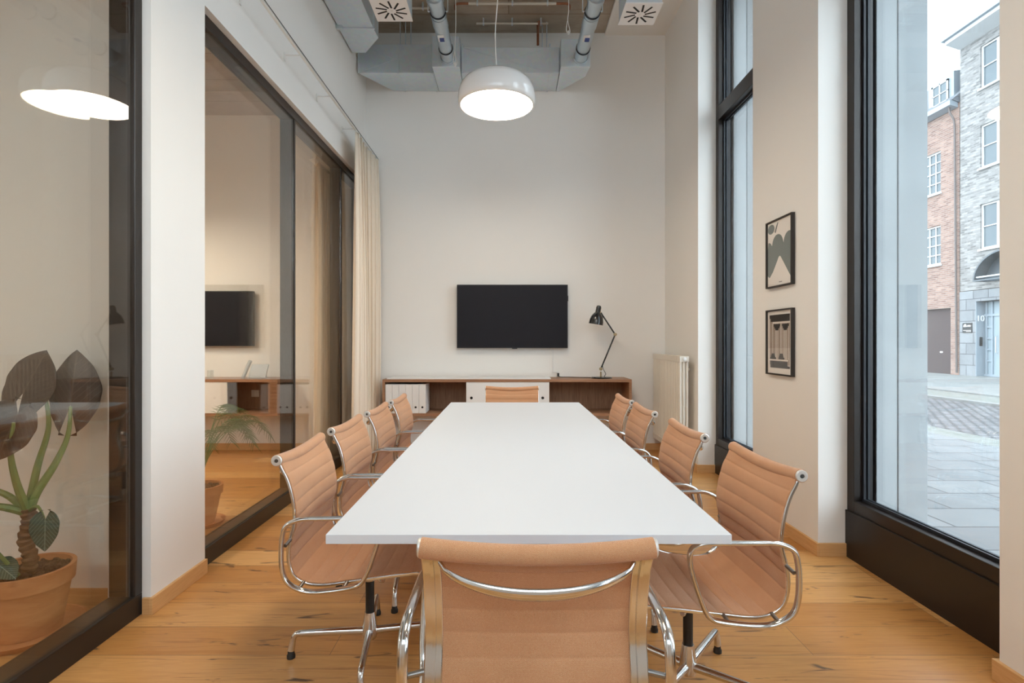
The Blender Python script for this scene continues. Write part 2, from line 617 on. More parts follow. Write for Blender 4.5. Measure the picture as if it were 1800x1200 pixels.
# left wall: band over the glazing, pier between the two glazed openings
PY0, PY1 = 2.535, 2.985
b = MB().box(XL - .2, XL, YF, YB, 3.10, ZC + .2)
b.box(XL - .2, XL, PY0, PY1, 0, 3.10)
struct(b.build('wall_left', M['wall']))
# wall that divides the two neighbouring rooms
struct(MB().box(-6.2, XL - .2, 2.63, 2.93, 0, ZC).build('wall_dividing', M['wall']))
# right (street) wall: piers with an outer concrete skin
b = MB(); r = MB(); c = MB()
for (a, e) in PIERS:
    b.box(XR, XO - .30, a, e, 0, ZC + .3)
    c.box(XG + .10, XO, a, e, -.3, ZT)
struct(b.build('wall_right', M['wall']))
struct(c.build('wall_outside', M['concrete_out']))
struct(MB().box(XO - .30, XO, YF, YB, ZC - .1, ZT).build('wall_outside_lintel', M['concrete_out']))
# vertical joints of the outside reveal panels
j = MB()
for (a, e) in PIERS:
    for yy in (a - .0015, e + .0015):
        j.box(2.292, 2.298, yy - .0015, yy + .0015, 0, ZC)
        j.box(2.13, 2.136, yy - .0015, yy + .0015, 0, ZC)
struct(j.build('trim_facade_joints', M['rubber']))
# ceilings
struct(MB().box(XL - .2, 1.12, YF, YB, ZC, ZC + .25).build('ceiling', M['concrete_ceiling']))
struct(MB().box(1.12, XR + .35, YF, YB, ZC - .03, ZC + .25).build('ceiling_plaster_strip', M['ceil_white']))
struct(MB().box(-6.2, XL - .2, YF, YB, 3.9, 4.1).build('ceiling_neighbour_rooms', M['concrete_ceiling']))

# baseboards
BH = .078; BT = .016
b = MB()
b.box(XL, XL + BT, PY0 - BT, PY1, 0, BH)
b.box(XL - .032, XL, PY0 - BT, PY0 - .0005, 0, BH)
struct(b.build('baseboard_left', M['oak'], bevel=.002))
b = MB()
for (a, e) in PIERS:
    b.box(XR - BT, XR, a - BT, min(e + BT, YB), 0, BH)
    b.box(XR, XG - .035, a - BT, a, 0, BH)
    if e < YB: b.box(XR, XG - .035, e, e + BT, 0, BH)
struct(b.build('baseboard_right', M['oak'], bevel=.002))
struct(MB().box(XL, XR - BT, YB - BT, YB, 0, BH).build('baseboard_back', M['oak'], bevel=.002))
b = MB().box(-6.2, XL - .2, 2.63 - BT, 2.63, 0, BH).box(-6.2, XL - .25, YB - BT, YB, 0, BH)
struct(b.build('baseboard_neighbour_rooms', M['oak'], bevel=.002))

# ------------------------------------------------------------------ street windows
def street_window(n, y0, y1):
    root = struct_empty('window_%d' % n, ((XG), (y0 + y1) / 2, 0))
    xf0, xf1 = XG - .035, XG + .075        # frame depth
    fw = .065
    f = MB()
    f.box(xf0, xf1, y0, y0 + fw, 0, ZC)
    f.box(xf0, xf1, y1 - fw, y1, 0, ZC)
    f.box(xf0, xf1, y0 + fw, y1 - fw, .0, .34)
    f.box(xf0 - .012, xf0, y0, y1, 0, .275)
    f.box(xf0, xf1, y0 + fw, y1 - fw, 3.37, 3.50)
    f.box(xf0, xf1, y0 + fw, y1 - fw, ZC - .08, ZC)
    f.build('window_frame', M['black_metal'], root, bevel=.003)
    for (z0, z1) in ((.34, 3.37), (3.50, ZC - .08)):
        g = MB().box(XG + .028, XG + .034, y0 + fw, y1 - fw, z0, z1)
        g.box(XG + .050, XG + .056, y0 + fw, y1 - fw, z0, z1)
        g.build('glass_pane', M['glass'], root)
        k = MB(); e = .016
        for xx in (XG + .012, XG + .036):
            x1 = xx + .012
            k.box(xx, x1, y0 + fw, y0 + fw + e, z0, z1).box(xx, x1, y1 - fw - e, y1 - fw, z0, z1)
            k.box(xx, x1, y0 + fw + e, y1 - fw - e, z0, z0 + e).box(xx, x1, y0 + fw + e, y1 - fw - e, z1 - e, z1)
        k.build('gasket', M['rubber'], root)
for i, (a, e) in enumerate(WINS):
    street_window(i + 1, a, e)

# ------------------------------------------------------------------ glazed partition on the left
XP0, XP1 = -1.82, -1.70
def partition(n, y0, y1, posts):
    root = struct_empty('window_%d' % n, ((XP0 + XP1) / 2, (y0 + y1) / 2, 0))
    f = MB()
    f.box(XP0, XP1, y0, y1, 0, .10).box(XP0, XP1, y0, y1, 3.03, 3.10)
    f.box(XP0, XP1, y0, y0 + .05, .10, 3.03).box(XP0, XP1, y1 - .05, y1, .10, 3.03)
    f.build('partition_frame', M['part_metal'], root, bevel=.003)
    for yy in posts:
        MB().box(XP0, XP1 - .006, yy - .012, yy + .012, .10, 3.03).build('post', M['part_metal'], root)
    ed = [y0 + .05] + list(posts) + [y1 - .05]
    for k in range(len(ed) - 1):
        a, e = ed[k] + .013, ed[k + 1] - .013
        if k == 0: a -= .013
        if k == len(ed) - 2: e += .013
        MB().box(XP1 - .018, XP1 - .012, a, e, .10, 3.03).build('glass_pane', M['pglass'], root)
        MB().box(XP0 + .012, XP0 + .018, a, e, .10, 3.03).build('glass_pane', M['pglass'], root)
partition(5, -.5, PY0, [])
partition(6, PY1, YB, [4.36, 5.58])
struct(MB().box(XL - .2, XL, YF, -.5, 0, 3.10).build('wall_left_rear', M['wall']))

YB -= .002; ZC -= .002; XR -= .002; XL += .002      # things stop a hair short of the walls they hang on
# ------------------------------------------------------------------ conference table
TX0, TX1, TY0, TY1 = -.495, .604, 1.477, 4.69
t = thing('conference_table', 'long rectangular white conference table between the rows of salmon chairs', 'table', ((TX0 + TX1) / 2, (TY0 + TY1) / 2, 0))
MB().box(TX0, TX1, TY0, TY1, .715, .741).build('tabletop', M['table'], t, bevel=.0015)
for (lx, ly) in ((-.16, 2.38), (.27, 2.38), (-.16, 3.78), (.27, 3.78)):
    MB().box(lx - .03, lx + .03, ly - .03, ly + .03, .012, .69).build('leg', M['white_plastic'], t, bevel=.003)
for ly in (2.38, 3.78):
    MB().box(-.36, .47, ly - .035, ly + .035, .69, .715).build('crossbar', M['white_plastic'], t)
    MB().box(-.30, .41, ly - .04, ly + .04, 0, .012).build('foot_plate', M['white_plastic'], t)

# ------------------------------------------------------------------ chairs
PROF = [(0, .83), (.012, .80), (.030, .765), (.048, .705), (.058, .64), (.056, .595), (.044, .55), (.036, .50), (.040, .45), (.058, .412), (.098, .389),
        (.16, .383), (.26, .395), (.36, .408), (.45, .419), (.50, .424), (.53, .416)]
CX = -.27
def chair_profile():
    raw = catmull([(x + CX, 0, z) for (x, z) in PROF], 10)
    # resample evenly
    d = [0]
    for i in range(1, len(raw)): d.append(d[-1] + (raw[i] - raw[i - 1]).length)
    L = d[-1]; n = 360; out = []; k = 0
    for i in range(n + 1):
        s = L * i / n
        while k < len(d) - 2 and d[k + 1] < s: k += 1
        f = (s - d[k]) / max(1e-9, d[k + 1] - d[k])
        out.append((raw[k].lerp(raw[k + 1], f), s))
    return out, L
def make_chair(label):
    t = thing('office_chair', label, 'chair', (0, 0, 0), 'salmon conference chairs around the table')
    pr, L = chair_profile()
    W = .242; ny = 14
    ppts = [p for p, s in pr]
    def normal(i):
        a = ppts[max(i - 1, 0)]; c2 = ppts[min(i + 1, len(ppts) - 1)]
        tt = (c2 - a).normalized()
        return Vector((-tt.z, 0, tt.x))     # towards the sitter
    def sag(i, y):
        e = math.sin(min(1, i / 20) * PI / 2) * math.sin(min(1, (len(ppts) - 1 - i) / 20) * PI / 2)
        return (1 - (y / W) ** 2)
    ribs = 17; pitch = L / ribs
    front = []; back = []; uf = []
    for i, (p, s) in enumerate(pr):
        n = normal(i)
        puff = .0014 + .0058 * abs(math.sin(PI * s / pitch)) ** .38
        rf, rb, ru = [], [], []
        for jn in range(ny + 1):
            y = -W + 2 * W * jn / ny
            g = sag(i, y)
            base = p - n * (.012 * g) + Vector((0, y, 0)) - Vector((0, 0, .012 * g * (1 - min(1, s / .1))))
            edge = .35 if jn in (0, ny) else 1
            rf.append(base + n * (puff * edge + .004)); rb.append(base - n * (puff * .8 * edge) + n * .004)
            ru.append((y, s))
        front.append(rf); back.append(rb); uf.append(ru)
    b = MB()
    b.grid(front, uf); b.grid(back, uf)
    # close the rim
    for jn in (0, ny):
        b.grid([[front[i][jn], back[i][jn]] for i in range(len(front))], [[uf[i][jn], uf[i][jn]] for i in range(len(front))])
    for i in (0, -1):
        b.grid([[front[i][q], back[i][q]] for q in range(ny + 1)], [[uf[i][q], uf[i][q]] for q in range(ny + 1)])
    def roll(cx, cz, r, dz, dx):
        pts = []; rr = []
        for q in range(21):
            y = -W - .002 + 2 * (W + .002) * q / 20
            g = 1 - (y / W) ** 2
            pts.append((cx + dx * g, y, cz - dz * g)); rr.append(r)
        b.tube(pts, rr, 18)
    roll(CX - .008, .832, .0215, .014, -.004)
    roll(CX + .527, .404, .017, .012, 0)
    b.build('upholstery', M['fabric'], t, smooth=True, angle=60)
    prof2 = [(p.x, p.z) for p in ppts[5:-6:6]]
    for sgn in (-1, 1):
        f = MB().sweep_rect(prof2, sgn * .204, sgn * .2445, -.002, .0095)
        fr = f.build('side_frame', M['chrome'], t, smooth=True, bevel=.003)
        r2 = MB().sweep_rect(prof2, sgn * .219, sgn * .226, .0095, .0165)
        r2.build('frame_rib', M['chrome'], fr, smooth=True)
        for (cx, cz, r) in ((CX - .008, .832, .0215), (CX + .527, .404, .017)):
            cp = MB().lathe([(0, .0035), (r * .30, .0035), (r * .36, .0055), (r * .80, .0055), (r * .92, .003), (r * .92, -.004), (0, -.004)], (cx, sgn * .2445, cz), 24, (0, sgn, 0))
            cpo = cp.build('end_cap', M['satin'], t, smooth=True)
            MB().lathe([(0, .0065), (r * .26, .0065), (r * .30, .0036), (0, .0036)], (cx, sgn * .2445, cz), 12, (0, sgn, 0)).build('cap_bolt', M['steel'], cpo)
        # armrest loop
        AR = [(.095, .634), (.16, .636), (.26, .637), (.325, .636), (.358, .625), (.371, .598), (.366, .555), (.350, .500), (.328, .440), (.305, .404), (.270, .388),
              (.205, .376), (.135, .370), (.085, .380), (.045, .412), (.029, .460), (.026, .520), (.030, .570), (.044, .612)]
        pts = catmull([(x + CX, sgn * (.290 if z > .42 else .274 + .016 * (z - .37) / .05), z) for (x, z) in AR], 5, True)
        ar = MB().tube(pts, .0125, 14, closed=True, up=(0, 1, 0), flat=.66).build('armrest', M['chrome'], t, smooth=True)
        for (bx, bz) in ((.040, .545), (.088, .392), (.245, .391)):
            MB().cyl((bx + CX, sgn * .238, bz), (bx + CX - .004, sgn * .280, bz - .008), .0065, .0065, 10).build('arm_bracket', M['bracket'], ar, smooth=True)
    # back brace bowing out behind the backrest
    pts = []
    for q in range(25):
        y = -.212 + .424 * q / 24; g = 1 - (y / .212) ** 2
        g2 = g ** .6 if g > 0 else 0
        pts.append((CX + .012 - .062 * g2, y, .802 - .050 * g2))
    MB().tube(pts, [.006 + .0085 * (1 - (abs(q - 12) / 12) ** 2) for q in range(25)], 10, flat=.6, up=(0, 0, 1)).build('back_brace', M['chrome'], t, smooth=True)
    # brace under the seat carried by the column
    b = MB()
    for xx in (.16, .37):
        pts = []
        for q in range(17):
            y = -.225 + .45 * q / 16; g = 1 - (y / .225) ** 2
            pts.append((CX + xx + (.27 - xx) * .55 * g, y, .376 + (.012 if xx > .3 else 0) - .040 * g))
        b.tube(pts, .010, 10)
    b.box(CX + .19, CX + .35, -.04, .04, .325, .345)
    b.build('seat_brace', M['chrome'], t, smooth=True, bevel=.004)
    MB().cyl((0, 0, .135), (0, 0, .30), .0175, .0175, 24).build('column', M['black_plastic'], t, smooth=True)
    b = MB().lathe([(0, .345), (.024, .345), (.030, .325), (.021, .292), (0, .292)], (0, 0, 0), 24)
    b.build('column_head', M['chrome'], t, smooth=True)
    MB().lathe([(0, .058), (.026, .058), (.031, .075), (.030, .105), (.024, .15), (.021, .165), (0, .165)], (0, 0, 0), 24).build('hub', M['chrome'], t, smooth=True)
    for k in range(4):
        a = k * PI / 2 + math.radians(7)
        ca, sa = math.cos(a), math.sin(a)
        pr_ = [(.018, .088), (.08, .091), (.18, .094), (.265, .0955), (.288, .092), (.298, .078), (.303, .055), (.307, .030)]
        pts = catmull([(ca * q, sa * q, z) for q, z in pr_], 3)
        n = len(pts)
        rr = [.0155 - .0045 * min(1, i / (n * .6)) + (.0035 * max(0, (i - n * .65) / (n * .35))) for i in range(n)]
        lg = MB().tube(pts, rr, 12).build('leg', M['chrome'], t, smooth=True)
        MB().lathe([(0, 0), (.0165, 0), (.0165, .012), (.013, .018), (.013, .032), (0, .032)], (ca * .307, sa * .307, 0), 14).build('glide', M['black_plastic'], lg, smooth=True)
    return t
G = 'salmon conference chairs around the table'
c0 = make_chair('salmon tweed chair on the glass partition side, nearest the camera, at the table corner')
c0.location = (-.565, 2.225, 0); c0.rotation_euler = (0, 0, math.radians(1))
dup(c0, (-.570, 2.855, 0), math.radians(0), 'second salmon tweed chair from the camera in the row along the glass partition', G)
dup(c0, (-.562, 3.485, 0), math.radians(0), 'third salmon tweed chair from the camera in the row along the glass partition', G)
dup(c0, (-.550, 4.090, 0), math.radians(0), 'farthest salmon tweed chair in the partition side row, in front of the binders', G)
near_right = dup(c0, (.652, 1.985, 0), math.radians(182), 'salmon tweed chair at the near right table corner, beside the big street window', G)
dup(c0, (.598, 2.685, 0), math.radians(180), 'second salmon tweed chair from the camera on the window side of the table', G)
dup(c0, (.585, 3.470, 0), math.radians(180), 'third salmon tweed chair from the camera on the window side of the table', G)
dup(c0, (.588, 4.085, 0), math.radians(180), 'farthest salmon tweed chair on the window side, in front of the sideboard end', G)
dup(c0, (.060, 1.420, 0), math.radians(90), 'salmon tweed chair in the foreground at the near table end, seen from behind', G)
dup(c0, (.032, 4.780, 0), math.radians(-90), 'salmon tweed chair at the far table end in front of the white sideboard door', G)

for ch in near_right.children:          # its swivel base stands turned
    if ch.name.split('.')[0] == 'leg': ch.rotation_euler = (0, 0, math.radians(41))

# ------------------------------------------------------------------ sideboard with binders
SX0, SX1, SYF, SZ0, SZ1 = -1.376, 1.342, 5.95, .45, .85
t = thing('sideboard', 'long low walnut sideboard fixed to the back wall under the television', 'sideboard', (0, YB, SZ0))
MB().box(SX0, SX1, SYF, YB, SZ1 - .03, SZ1).build('top_board', M['walnut_h'], t, bevel=.001)
MB().box(SX0, SX1, SYF, YB, SZ0, SZ0 + .03).build('bottom_board', M['walnut_h'], t, bevel=.001)
for xx in (SX0, SX1 - .028):
    MB().box(xx, xx + .028, SYF, YB, SZ0 + .03, SZ1 - .03).build('side_panel', M['walnut_h'], t)
for xx in (-.465, .43):
    MB().box(xx, xx + .02, SYF + .03, YB, SZ0 + .03, SZ1 - .03).build('divider', M['walnut'], t)
MB().box(SX0 + .028, SX1 - .028, YB - .012, YB - .001, SZ0 + .03, SZ1 - .03).build('back_panel', M['walnut'], t)
d = MB().box(-.462, .443, SYF + .003, SYF + .021, SZ0 + .032, SZ1 - .032).build('sliding_door', M['white'], t, bevel=.001)
for xx in (-.405, .372):
    MB().lathe([(0, 0), (.015, 0), (.015, .002), (0, .002)], (xx, SYF + .0025, .648), 20, (0, -1, 0)).build('finger_hole', M['black_hole'], d)
tag(MB().box(-1.335, .462, SYF + .02, YB - .05, SZ1, SZ1 + .014).build('desk_board', M['white'], bevel=.004),
    'thin white board lying on the sideboard top under the television', 'board')
t0 = None
bw = .0735
ords = ['first', 'second', 'third', 'fourth', 'fifth', 'sixth']
for k in range(6):
    x0 = SX0 + .032 + k * bw
    lab = '%s white box file from the left in the walnut sideboard' % ords[k]
    if k == 5: lab = 'white box file beside the empty sideboard niche, its pale side showing'
    if t0 is None:
        t0 = thing('box_file', lab, 'binder', (x0 + bw / 2, SYF + .05, SZ0 + .03), 'white box files in the sideboard')
        f = MB().box(x0 + .001, x0 + bw - .001, SYF + .004, SYF + .32, SZ0 + .0302, SZ0 + .345).build('body', M['binder'], t0, bevel=.002)
        MB().lathe([(0, 0), (.0115, 0), (.0115, .0015), (0, .0015)], (x0 + bw / 2, SYF + .0035, .546), 16, (0, -1, 0)).build('finger_hole', M['black_hole'], f)
    else:
        dup(t0, (x0 + bw / 2, SYF + .05, SZ0 + .03), 0, lab)

# ------------------------------------------------------------------ television, cable
t = thing('television', 'large black flat television on the back wall above the sideboard', 'television', (.04, YB - .05, 1.55))
MB().box(-.596, .682, YB - .075, YB - .035, 1.187, 1.918).build('housing', M['black_plastic'], t, bevel=.004)
MB().box(-.588, .674, YB - .077, YB - .0745, 1.197, 1.910).build('screen', M['screen'], t)
MB().box(-.2, .3, YB - .036, YB, 1.40, 1.70).build('wall_mount', M['black_plastic'], t)
b = MB().box(.04, .10, YB - .078, YB - .062, 1.178, 1.190).box(.680, .688, YB - .07, YB - .05, 1.73, 1.79)
b.build('sensor', M['black_plastic'], t)
t = thing('cable_duct', 'thin white cable channel running from the television down to the socket', 'cable', (.52, YB, .9))
b = MB().box(.512, .524, YB - .010, YB, .905, 1.187).box(.524, .585, YB - .010, YB, .905, .916)
b.build('channel', M['white_plastic'], t)
MB().box(.560, .592, YB - .022, YB, .858, .900).build('socket_box', M['white_plastic'], t, bevel=.002)
t = thing('plug', 'black plug at the end of the desk lamp cable', 'plug', (.575, YB - .03, .86))
MB().box(.566, .586, YB - .044, YB - .022, .862, .897).build('plug_body', M['black_plastic'], t, bevel=.003)
MB().tube(catmull([(.576, YB - .04, .864), (.60, YB - .07, .8545), (.70, 6.28, .8545), (.82, 6.23, .8545), (.93, 6.18, .8545), (.955, 6.165, .8545)], 5), .0038, 8).build('cable', M['black_plastic'], t, smooth=True)

# ------------------------------------------------------------------ desk lamp
LX, LY = 1.045, 6.14
t = thing('desk_lamp', 'black jointed desk lamp with round base on the sideboard', 'lamp', (LX, LY, SZ1))
MB().lathe([(0, 0), (.118, 0), (.120, .006), (.112, .016), (.03, .022), (0, .022)], (LX, LY, SZ1), 40).build('base', M['lampblack'], t, smooth=True)
MB().cyl((LX - .008, LY, SZ1 + .02), (LX - .008, LY, SZ1 + .075), .009).build('stem', M['brass'], t, smooth=True)
J0 = Vector((LX - .008, LY, .955)); J1 = Vector((1.198, LY, 1.342)); J2 = Vector((1.035, LY, 1.590))
for Jp in (J0, J1):
    MB().lathe([(0, -.022), (.017, -.020), (.019, 0), (.017, .020), (0, .022)], Jp, 18, (0, 1, 0)).build('joint', M['brass'], t, smooth=True)
MB().cyl(J0, J1, .0085).build('lower_arm', M['lampblack'], t, smooth=True)
MB().cyl(J1, J2, .0085).build('upper_arm', M['lampblack'], t, smooth=True)
MB().tube(catmull([(LX + .03, LY, .874), (LX + .045, LY - .01, .90), (LX + .02, LY - .01, .95), (LX + .012, LY - .005, 1.0), (LX + .03, LY - .008, 1.06)], 5), .0035, 6).build('cord', M['black_plastic'], t, smooth=True)
ax = Vector((.17, -.05, 1)).normalized()
hc = Vector((.992, LY - .01, 1.530))
prof = [(.083, -.075), (.081, -.070), (.078, -.03), (.066, .012), (.045, .045), (.030, .058), (.028, .10), (.030, .112), (.022, .135), (0, .142)]
sh = MB().lathe(prof + [], hc, 36, ax).build('lamp_shade', M['lampblack'], t, smooth=True)
bm = bmesh.new(); bm.from_mesh(sh.data)
for f in [f for f in bm.faces if len(f.verts) > 20]: bm.faces.remove(f)
bm.to_mesh(sh.data); bm.free()
s2 = MB(); s2.lathe([(.0815, -.0745), (.076, -.03), (.064, .010), (.043, .042), (0, .05)], hc, 36, ax)
so = s2.build('shade_lining', M['lampin'], sh, smooth=True)
bm = bmesh.new(); bm.from_mesh(so.data)
for f in [f for f in bm.faces if len(f.verts) > 20]: bm.faces.remove(f)
bm.to_mesh(so.data); bm.free()
MB().lathe([(0, -.03), (.022, -.022), (.03, 0), (.022, .022), (.012, .04), (0, .04)], hc, 20, ax).build('bulb', M['lampin'], t, smooth=True)
MB().cyl((1.022, LY - .03, 1.592), (1.036, LY + .02, 1.592), .011, .011, 12).build('shade_knob', M['brass'], t, smooth=True)

# ------------------------------------------------------------------ radiator
t = thing('radiator', 'tall cream column radiator on the wall between back corner and far window', 'radiator', (1.72, 5.82, .15))
b = MB(); y = 5.33; nsec = 20; dy = .05
RX0, RX1 = 1.672, 1.762
for k in range(nsec):
    yc = y + dy * (k + .5)
    for xx in (RX0 + .012, (RX0 + RX1) / 2, RX1 - .012):
        b.tube([(xx, yc, .20), (xx, yc, 1.09)], .0125, 8)
    b.box(RX0, RX1, yc - .0235, yc + .0235, 1.065, 1.12)
    b.box(RX0, RX1, yc - .0235, yc + .0235, .156, .21)
b.build('columns', M['radiator'], t, smooth=True)
MB().lathe([(0, 0), (.018, 0), (.018, .012), (.010, .016), (0, .016)], (1.717, 5.33, 1.092), 16, (0, -1, 0)).build('end_plug', M['white_plastic'], t, smooth=True)
b = MB()
for yy in (5.5, 6.15):
    for zz in (.3, .98): b.box(RX1 - .005, XR, yy - .012, yy + .012, zz - .012, zz + .012)
b.build('wall_bracket', M['radiator'], t)
MB().tube([(1.717, 5.34, .175), (1.80, 5.34, .175), (1.80, 5.34, .175), (XR + .0, 5.34, .175)], .009, 8).build('valve_pipe', M['white_plastic'], t)

# ------------------------------------------------------------------ pictures on the pier
def framed(name, label, y0, y1, z0, z1):
    """hangs on the pier face, looks towards -X; y0 is the near edge"""
    t = thing(name, label, 'picture', (XR, (y0 + y1) / 2, z0))
    fw, d = .010, .024
    f = MB()
    f.box(XR - d, XR, y0, y0 + fw, z0, z1).box(XR - d, XR, y1 - fw, y1, z0, z1)
    f.box(XR - d, XR, y0 + fw, y1 - fw, z0, z0 + fw).box(XR - d, XR, y0 + fw, y1 - fw, z1 - fw, z1)
    f.build('picture_frame', M['ink_dark'], t)
    pp = MB().box(XR - .012, XR - .002, y0 + fw, y1 - fw, z0 + fw, z1 - fw).build('print', M['paper'], t)
    MB().box(XR - .0185, XR - .0165, y0 + fw, y1 - fw, z0 + fw, z1 - fw).build('picture_glass', M['fglass'], t)
    return t, pp
def flat(b, pts, y1, y0, z0, z1, lay=0):
    """pts in (u: 0 left..1 right as seen, v: 0 bottom..1 top)"""
    # seen from the room the far side (large y) is at the left
    poly = [(y1 + (y0 - y1) * u, z0 + (z1 - z0) * v) for u, v in pts]
    b.prism(poly, 'x', XR - .0125 - lay * .0006, XR - .0118)
PY_0, PY_1 = 3.476, 3.825
t, pp = framed('abstract_print', 'framed print of grey rounded leaf shapes, upper one on the pier', PY_0, PY_1, 1.63, 2.087)
i0, i1, k0, k1 = PY_0 + .010, PY_1 - .010, 1.640, 2.077
b = MB()
def arc(cx, cy, rx, ry, a0, a1, n=14):
    return [(cx + rx * math.cos(math.radians(a0 + (a1 - a0) * q / n)), cy + ry * math.sin(math.radians(a0 + (a1 - a0) * q / n))) for q in range(n + 1)]
left = arc(.44, .56, .24, .22, 180, 0) 
shape1 = [(0.0, .18), (0.0, .58)] + arc(.05, .60, .13, .10, 150, 30)[6:] + arc(.42, .62, .23, .17, 175, 12) + [(.66, .62)] + arc(.88, .60, .22, .18, 165, 75) + [(1, .76), (1, .10), (.92, .12), (.80, .22), (.66, .34), (.54, .44), (.50, .45), (.46, .43), (.36, .34), (.22, .22), (.08, .14)]
flat(b, shape1, i1, i0, k0, k1)
flat(b, arc(.15, .90, .14, .075, 0, 345, 20), i1, i0, k0, k1, 1)
flat(b, [(.30, .84), (.42, .97), (.45, .97), (.34, .82)], i1, i0, k0, k1, 2)
b.build('grey_shapes', M['ink'], pp)
b = MB(); flat(b, [(.48, .045), (.60, .045), (.60, .055), (.48, .055)], i1, i0, k0, k1, 1)
b.build('signature_mark', M['ink_dark'], pp)
QZ0, QZ1 = 1.037, 1.479
t, pp = framed('columns_print', 'framed print of dark patterned columns, lower one on the pier', PY_0, PY_1, QZ0, QZ1)
k0, k1 = QZ0 + .01, QZ1 - .01
def rect(b, u0, u1, v0, v1, lay=0): flat(b, [(u0, v0), (u1, v0), (u1, v1), (u0, v1)], i1, i0, k0, k1, lay)
b = MB(); rect(b, .09, .91, .14, .92); b.build('taupe_field', M['ink_taupe'], pp)
b = MB()
rect(b, .09, .91, .88, .94, 2); rect(b, .14, .91, .83, .88, 2)
rect(b, .12, .82, .12, .20, 2); rect(b, .12, .91, .09, .13, 2)
for cu in (.40, .74):
    rect(b, cu - .13, cu + .13, .75, .79, 3); rect(b, cu - .10, cu + .10, .72, .75, 3); rect(b, cu - .06, cu + .06, .69, .72, 3)
for cu in (.24, .58):
    rect(b, cu - .06, cu + .06, .29, .32, 3); rect(b, cu - .09, cu + .09, .26, .29, 3); rect(b, cu - .12, cu + .12, .23, .26, 3)
b.build('dark_bars', M['ink_dark'], pp)
b = MB()
rect(b, .22, .91, .80, .825, 2); rect(b, .09, .84, .205, .225, 2)
for cu in (.22, .34, .39, .44, .55, .60, .68, .73, .78, .86): rect(b, cu - .008, cu + .008, .23, .80, 2)
b.build('pale_lines', M['paper'], pp)

# ------------------------------------------------------------------ pendant lamp
def pendant(x, y, z, label, name='pendant_lamp', ztop=ZC, R=.31, opal='opal'):
    t = thing(name, label, 'lamp', (x, y, z))
    prof = [(R * .930, 0), (R * .965, .004), (R * .995, .03), (R, .065), (R * .985, .105), (R * .94, .15), (R * .84, .19), (R * .70, .218), (R * .50, .238), (R * .25, .248), (.03, .250), (0, .250)]
    inner = [(max(0, r - .006), h - .004 if h > 0.01 else h) for r, h in prof][::-1]
    b = MB().lathe(prof, (x, y, z), 64)
    o = b.build('lamp_shade', M['white_gloss'], t, smooth=True, angle=75)
    bm = bmesh.new(); bm.from_mesh(o.data)
    for f in [f for f in bm.faces if len(f.verts) > 20]: bm.faces.remove(f)
    bm.to_mesh(o.data); bm.free()
    sd = o.modifiers.new('thick', 'SOLIDIFY'); sd.thickness = .005; sd.offset = -1
    MB().lathe([(0, 0.0), (R * .6, .0), (R * .92, .006), (R * .92, .014), (0, .014)], (x, y, z), 64).build('diffuser', M[opal], t, smooth=True)
    MB().lathe([(0, 0), (.035, 0), (.035, .02), (.012, .045), (0, .045)], (x, y, z + .248), 20).build('cable_cap', M['white_gloss'], t, smooth=True)
    h = ztop - z
    MB().tube(catmull([(x, y, z + .29), (x - .012, y, z + .29 + (h - .29) * .2), (x + .012, y, z + .29 + (h - .29) * .45), (x + .018, y, z + .29 + (h - .29) * .75), (x, y, ztop)], 6), .004, 8).build('cable', M['white_cable'], t, smooth=True)
    MB().lathe([(0, 0), (.05, 0), (.05, -.03), (0, -.03)], (x, y, ztop), 20).build('ceiling_cup', M['white_gloss'], t, smooth=True)
    return t
pendant(-.095, 4.37, 3.145, 'lit white dome pendant lamp hanging above the table')
pendant(-.095, 1.80, 3.145, 'white dome pendant lamp added out of view above the near table end for brightness')  # extra lamp, never in view, added to brighten the room
pendant(-4.6, .3, 2.75, 'unseen dome pendant lamp added to light the neighbouring room with the big plant', ztop=3.9, opal='opal_added')  # unseen lamp added to brighten the plant room
pendant(-3.9, 4.0, 2.75, 'nearer of two unseen dome pendant lamps added to light the neighbouring television room', ztop=3.9, opal='opal_added')  # unseen lamp added to brighten the television room
pendant(-3.9, 5.0, 2.75, 'farther of two unseen dome pendant lamps added to light the neighbouring television room', ztop=3.9, opal='opal_added')  # second unseen lamp added there, lifts the back wall

# ------------------------------------------------------------------ ventilation
t = thing('air_duct', 'galvanised rectangular air duct running along the top of the back wall', 'duct', (-.4, YB, 4.18))
def duct_seg(name, x0, x1, yf, z0, z1, chamfer_left=0, chamfer_right=0):
    poly = [(x0, YB), (x1, YB), (x1, yf), (x0, yf)]
    if chamfer_left: poly = [(x0 + .30, YB), (x1, YB), (x1, yf), (x0, yf)]
    if chamfer_right: poly = [(x0, YB), (x1 - .28, YB), (x1 - .02, yf + .22), (x1, yf), (x0, yf)]
    return MB().prism(poly, 'z', z0, z1).build(name, M['galv'], t, bevel=.003)
duct_seg('duct_section', -1.64, -.815, 5.935, 4.18, 4.49, 1)
duct_seg('duct_section', -.515, .55, 5.935, 4.18, 4.46)
duct_seg('duct_box', -.81, -.52, 5.79, 4.175, 4.50)
duct_seg('duct_box', .555, .865, 5.79, 4.175, 4.47, 0, 1)
for xx in (-.835, -.50, .45, -1.2):
    MB().box(xx - .008, xx + .008, 5.928, YB, 4.172, 4.495).build('joint_flange', M['galv'], t)
# pressed diagonal creases
for (x0, x1, z1) in ((-1.62, -.85, 4.49), (-.48, .43, 4.46)):
    b = MB()
    b.tube([(x0, 5.936, 4.185), (x1, 5.936, z1 - .01)], .003, 6)
    b.tube([(x0, 5.936, z1 - .01), (x1, 5.936, 4.185)], .003, 6)
    b.build('crease', M['galv'], t)
for xx in (-1.22, -1.16, -1.10, .38, .43):
    MB().cyl((xx, 6.15, 4.46), (xx, 6.15, ZC), .006, .006, 8).build('threaded_rod', M['galv'], t)
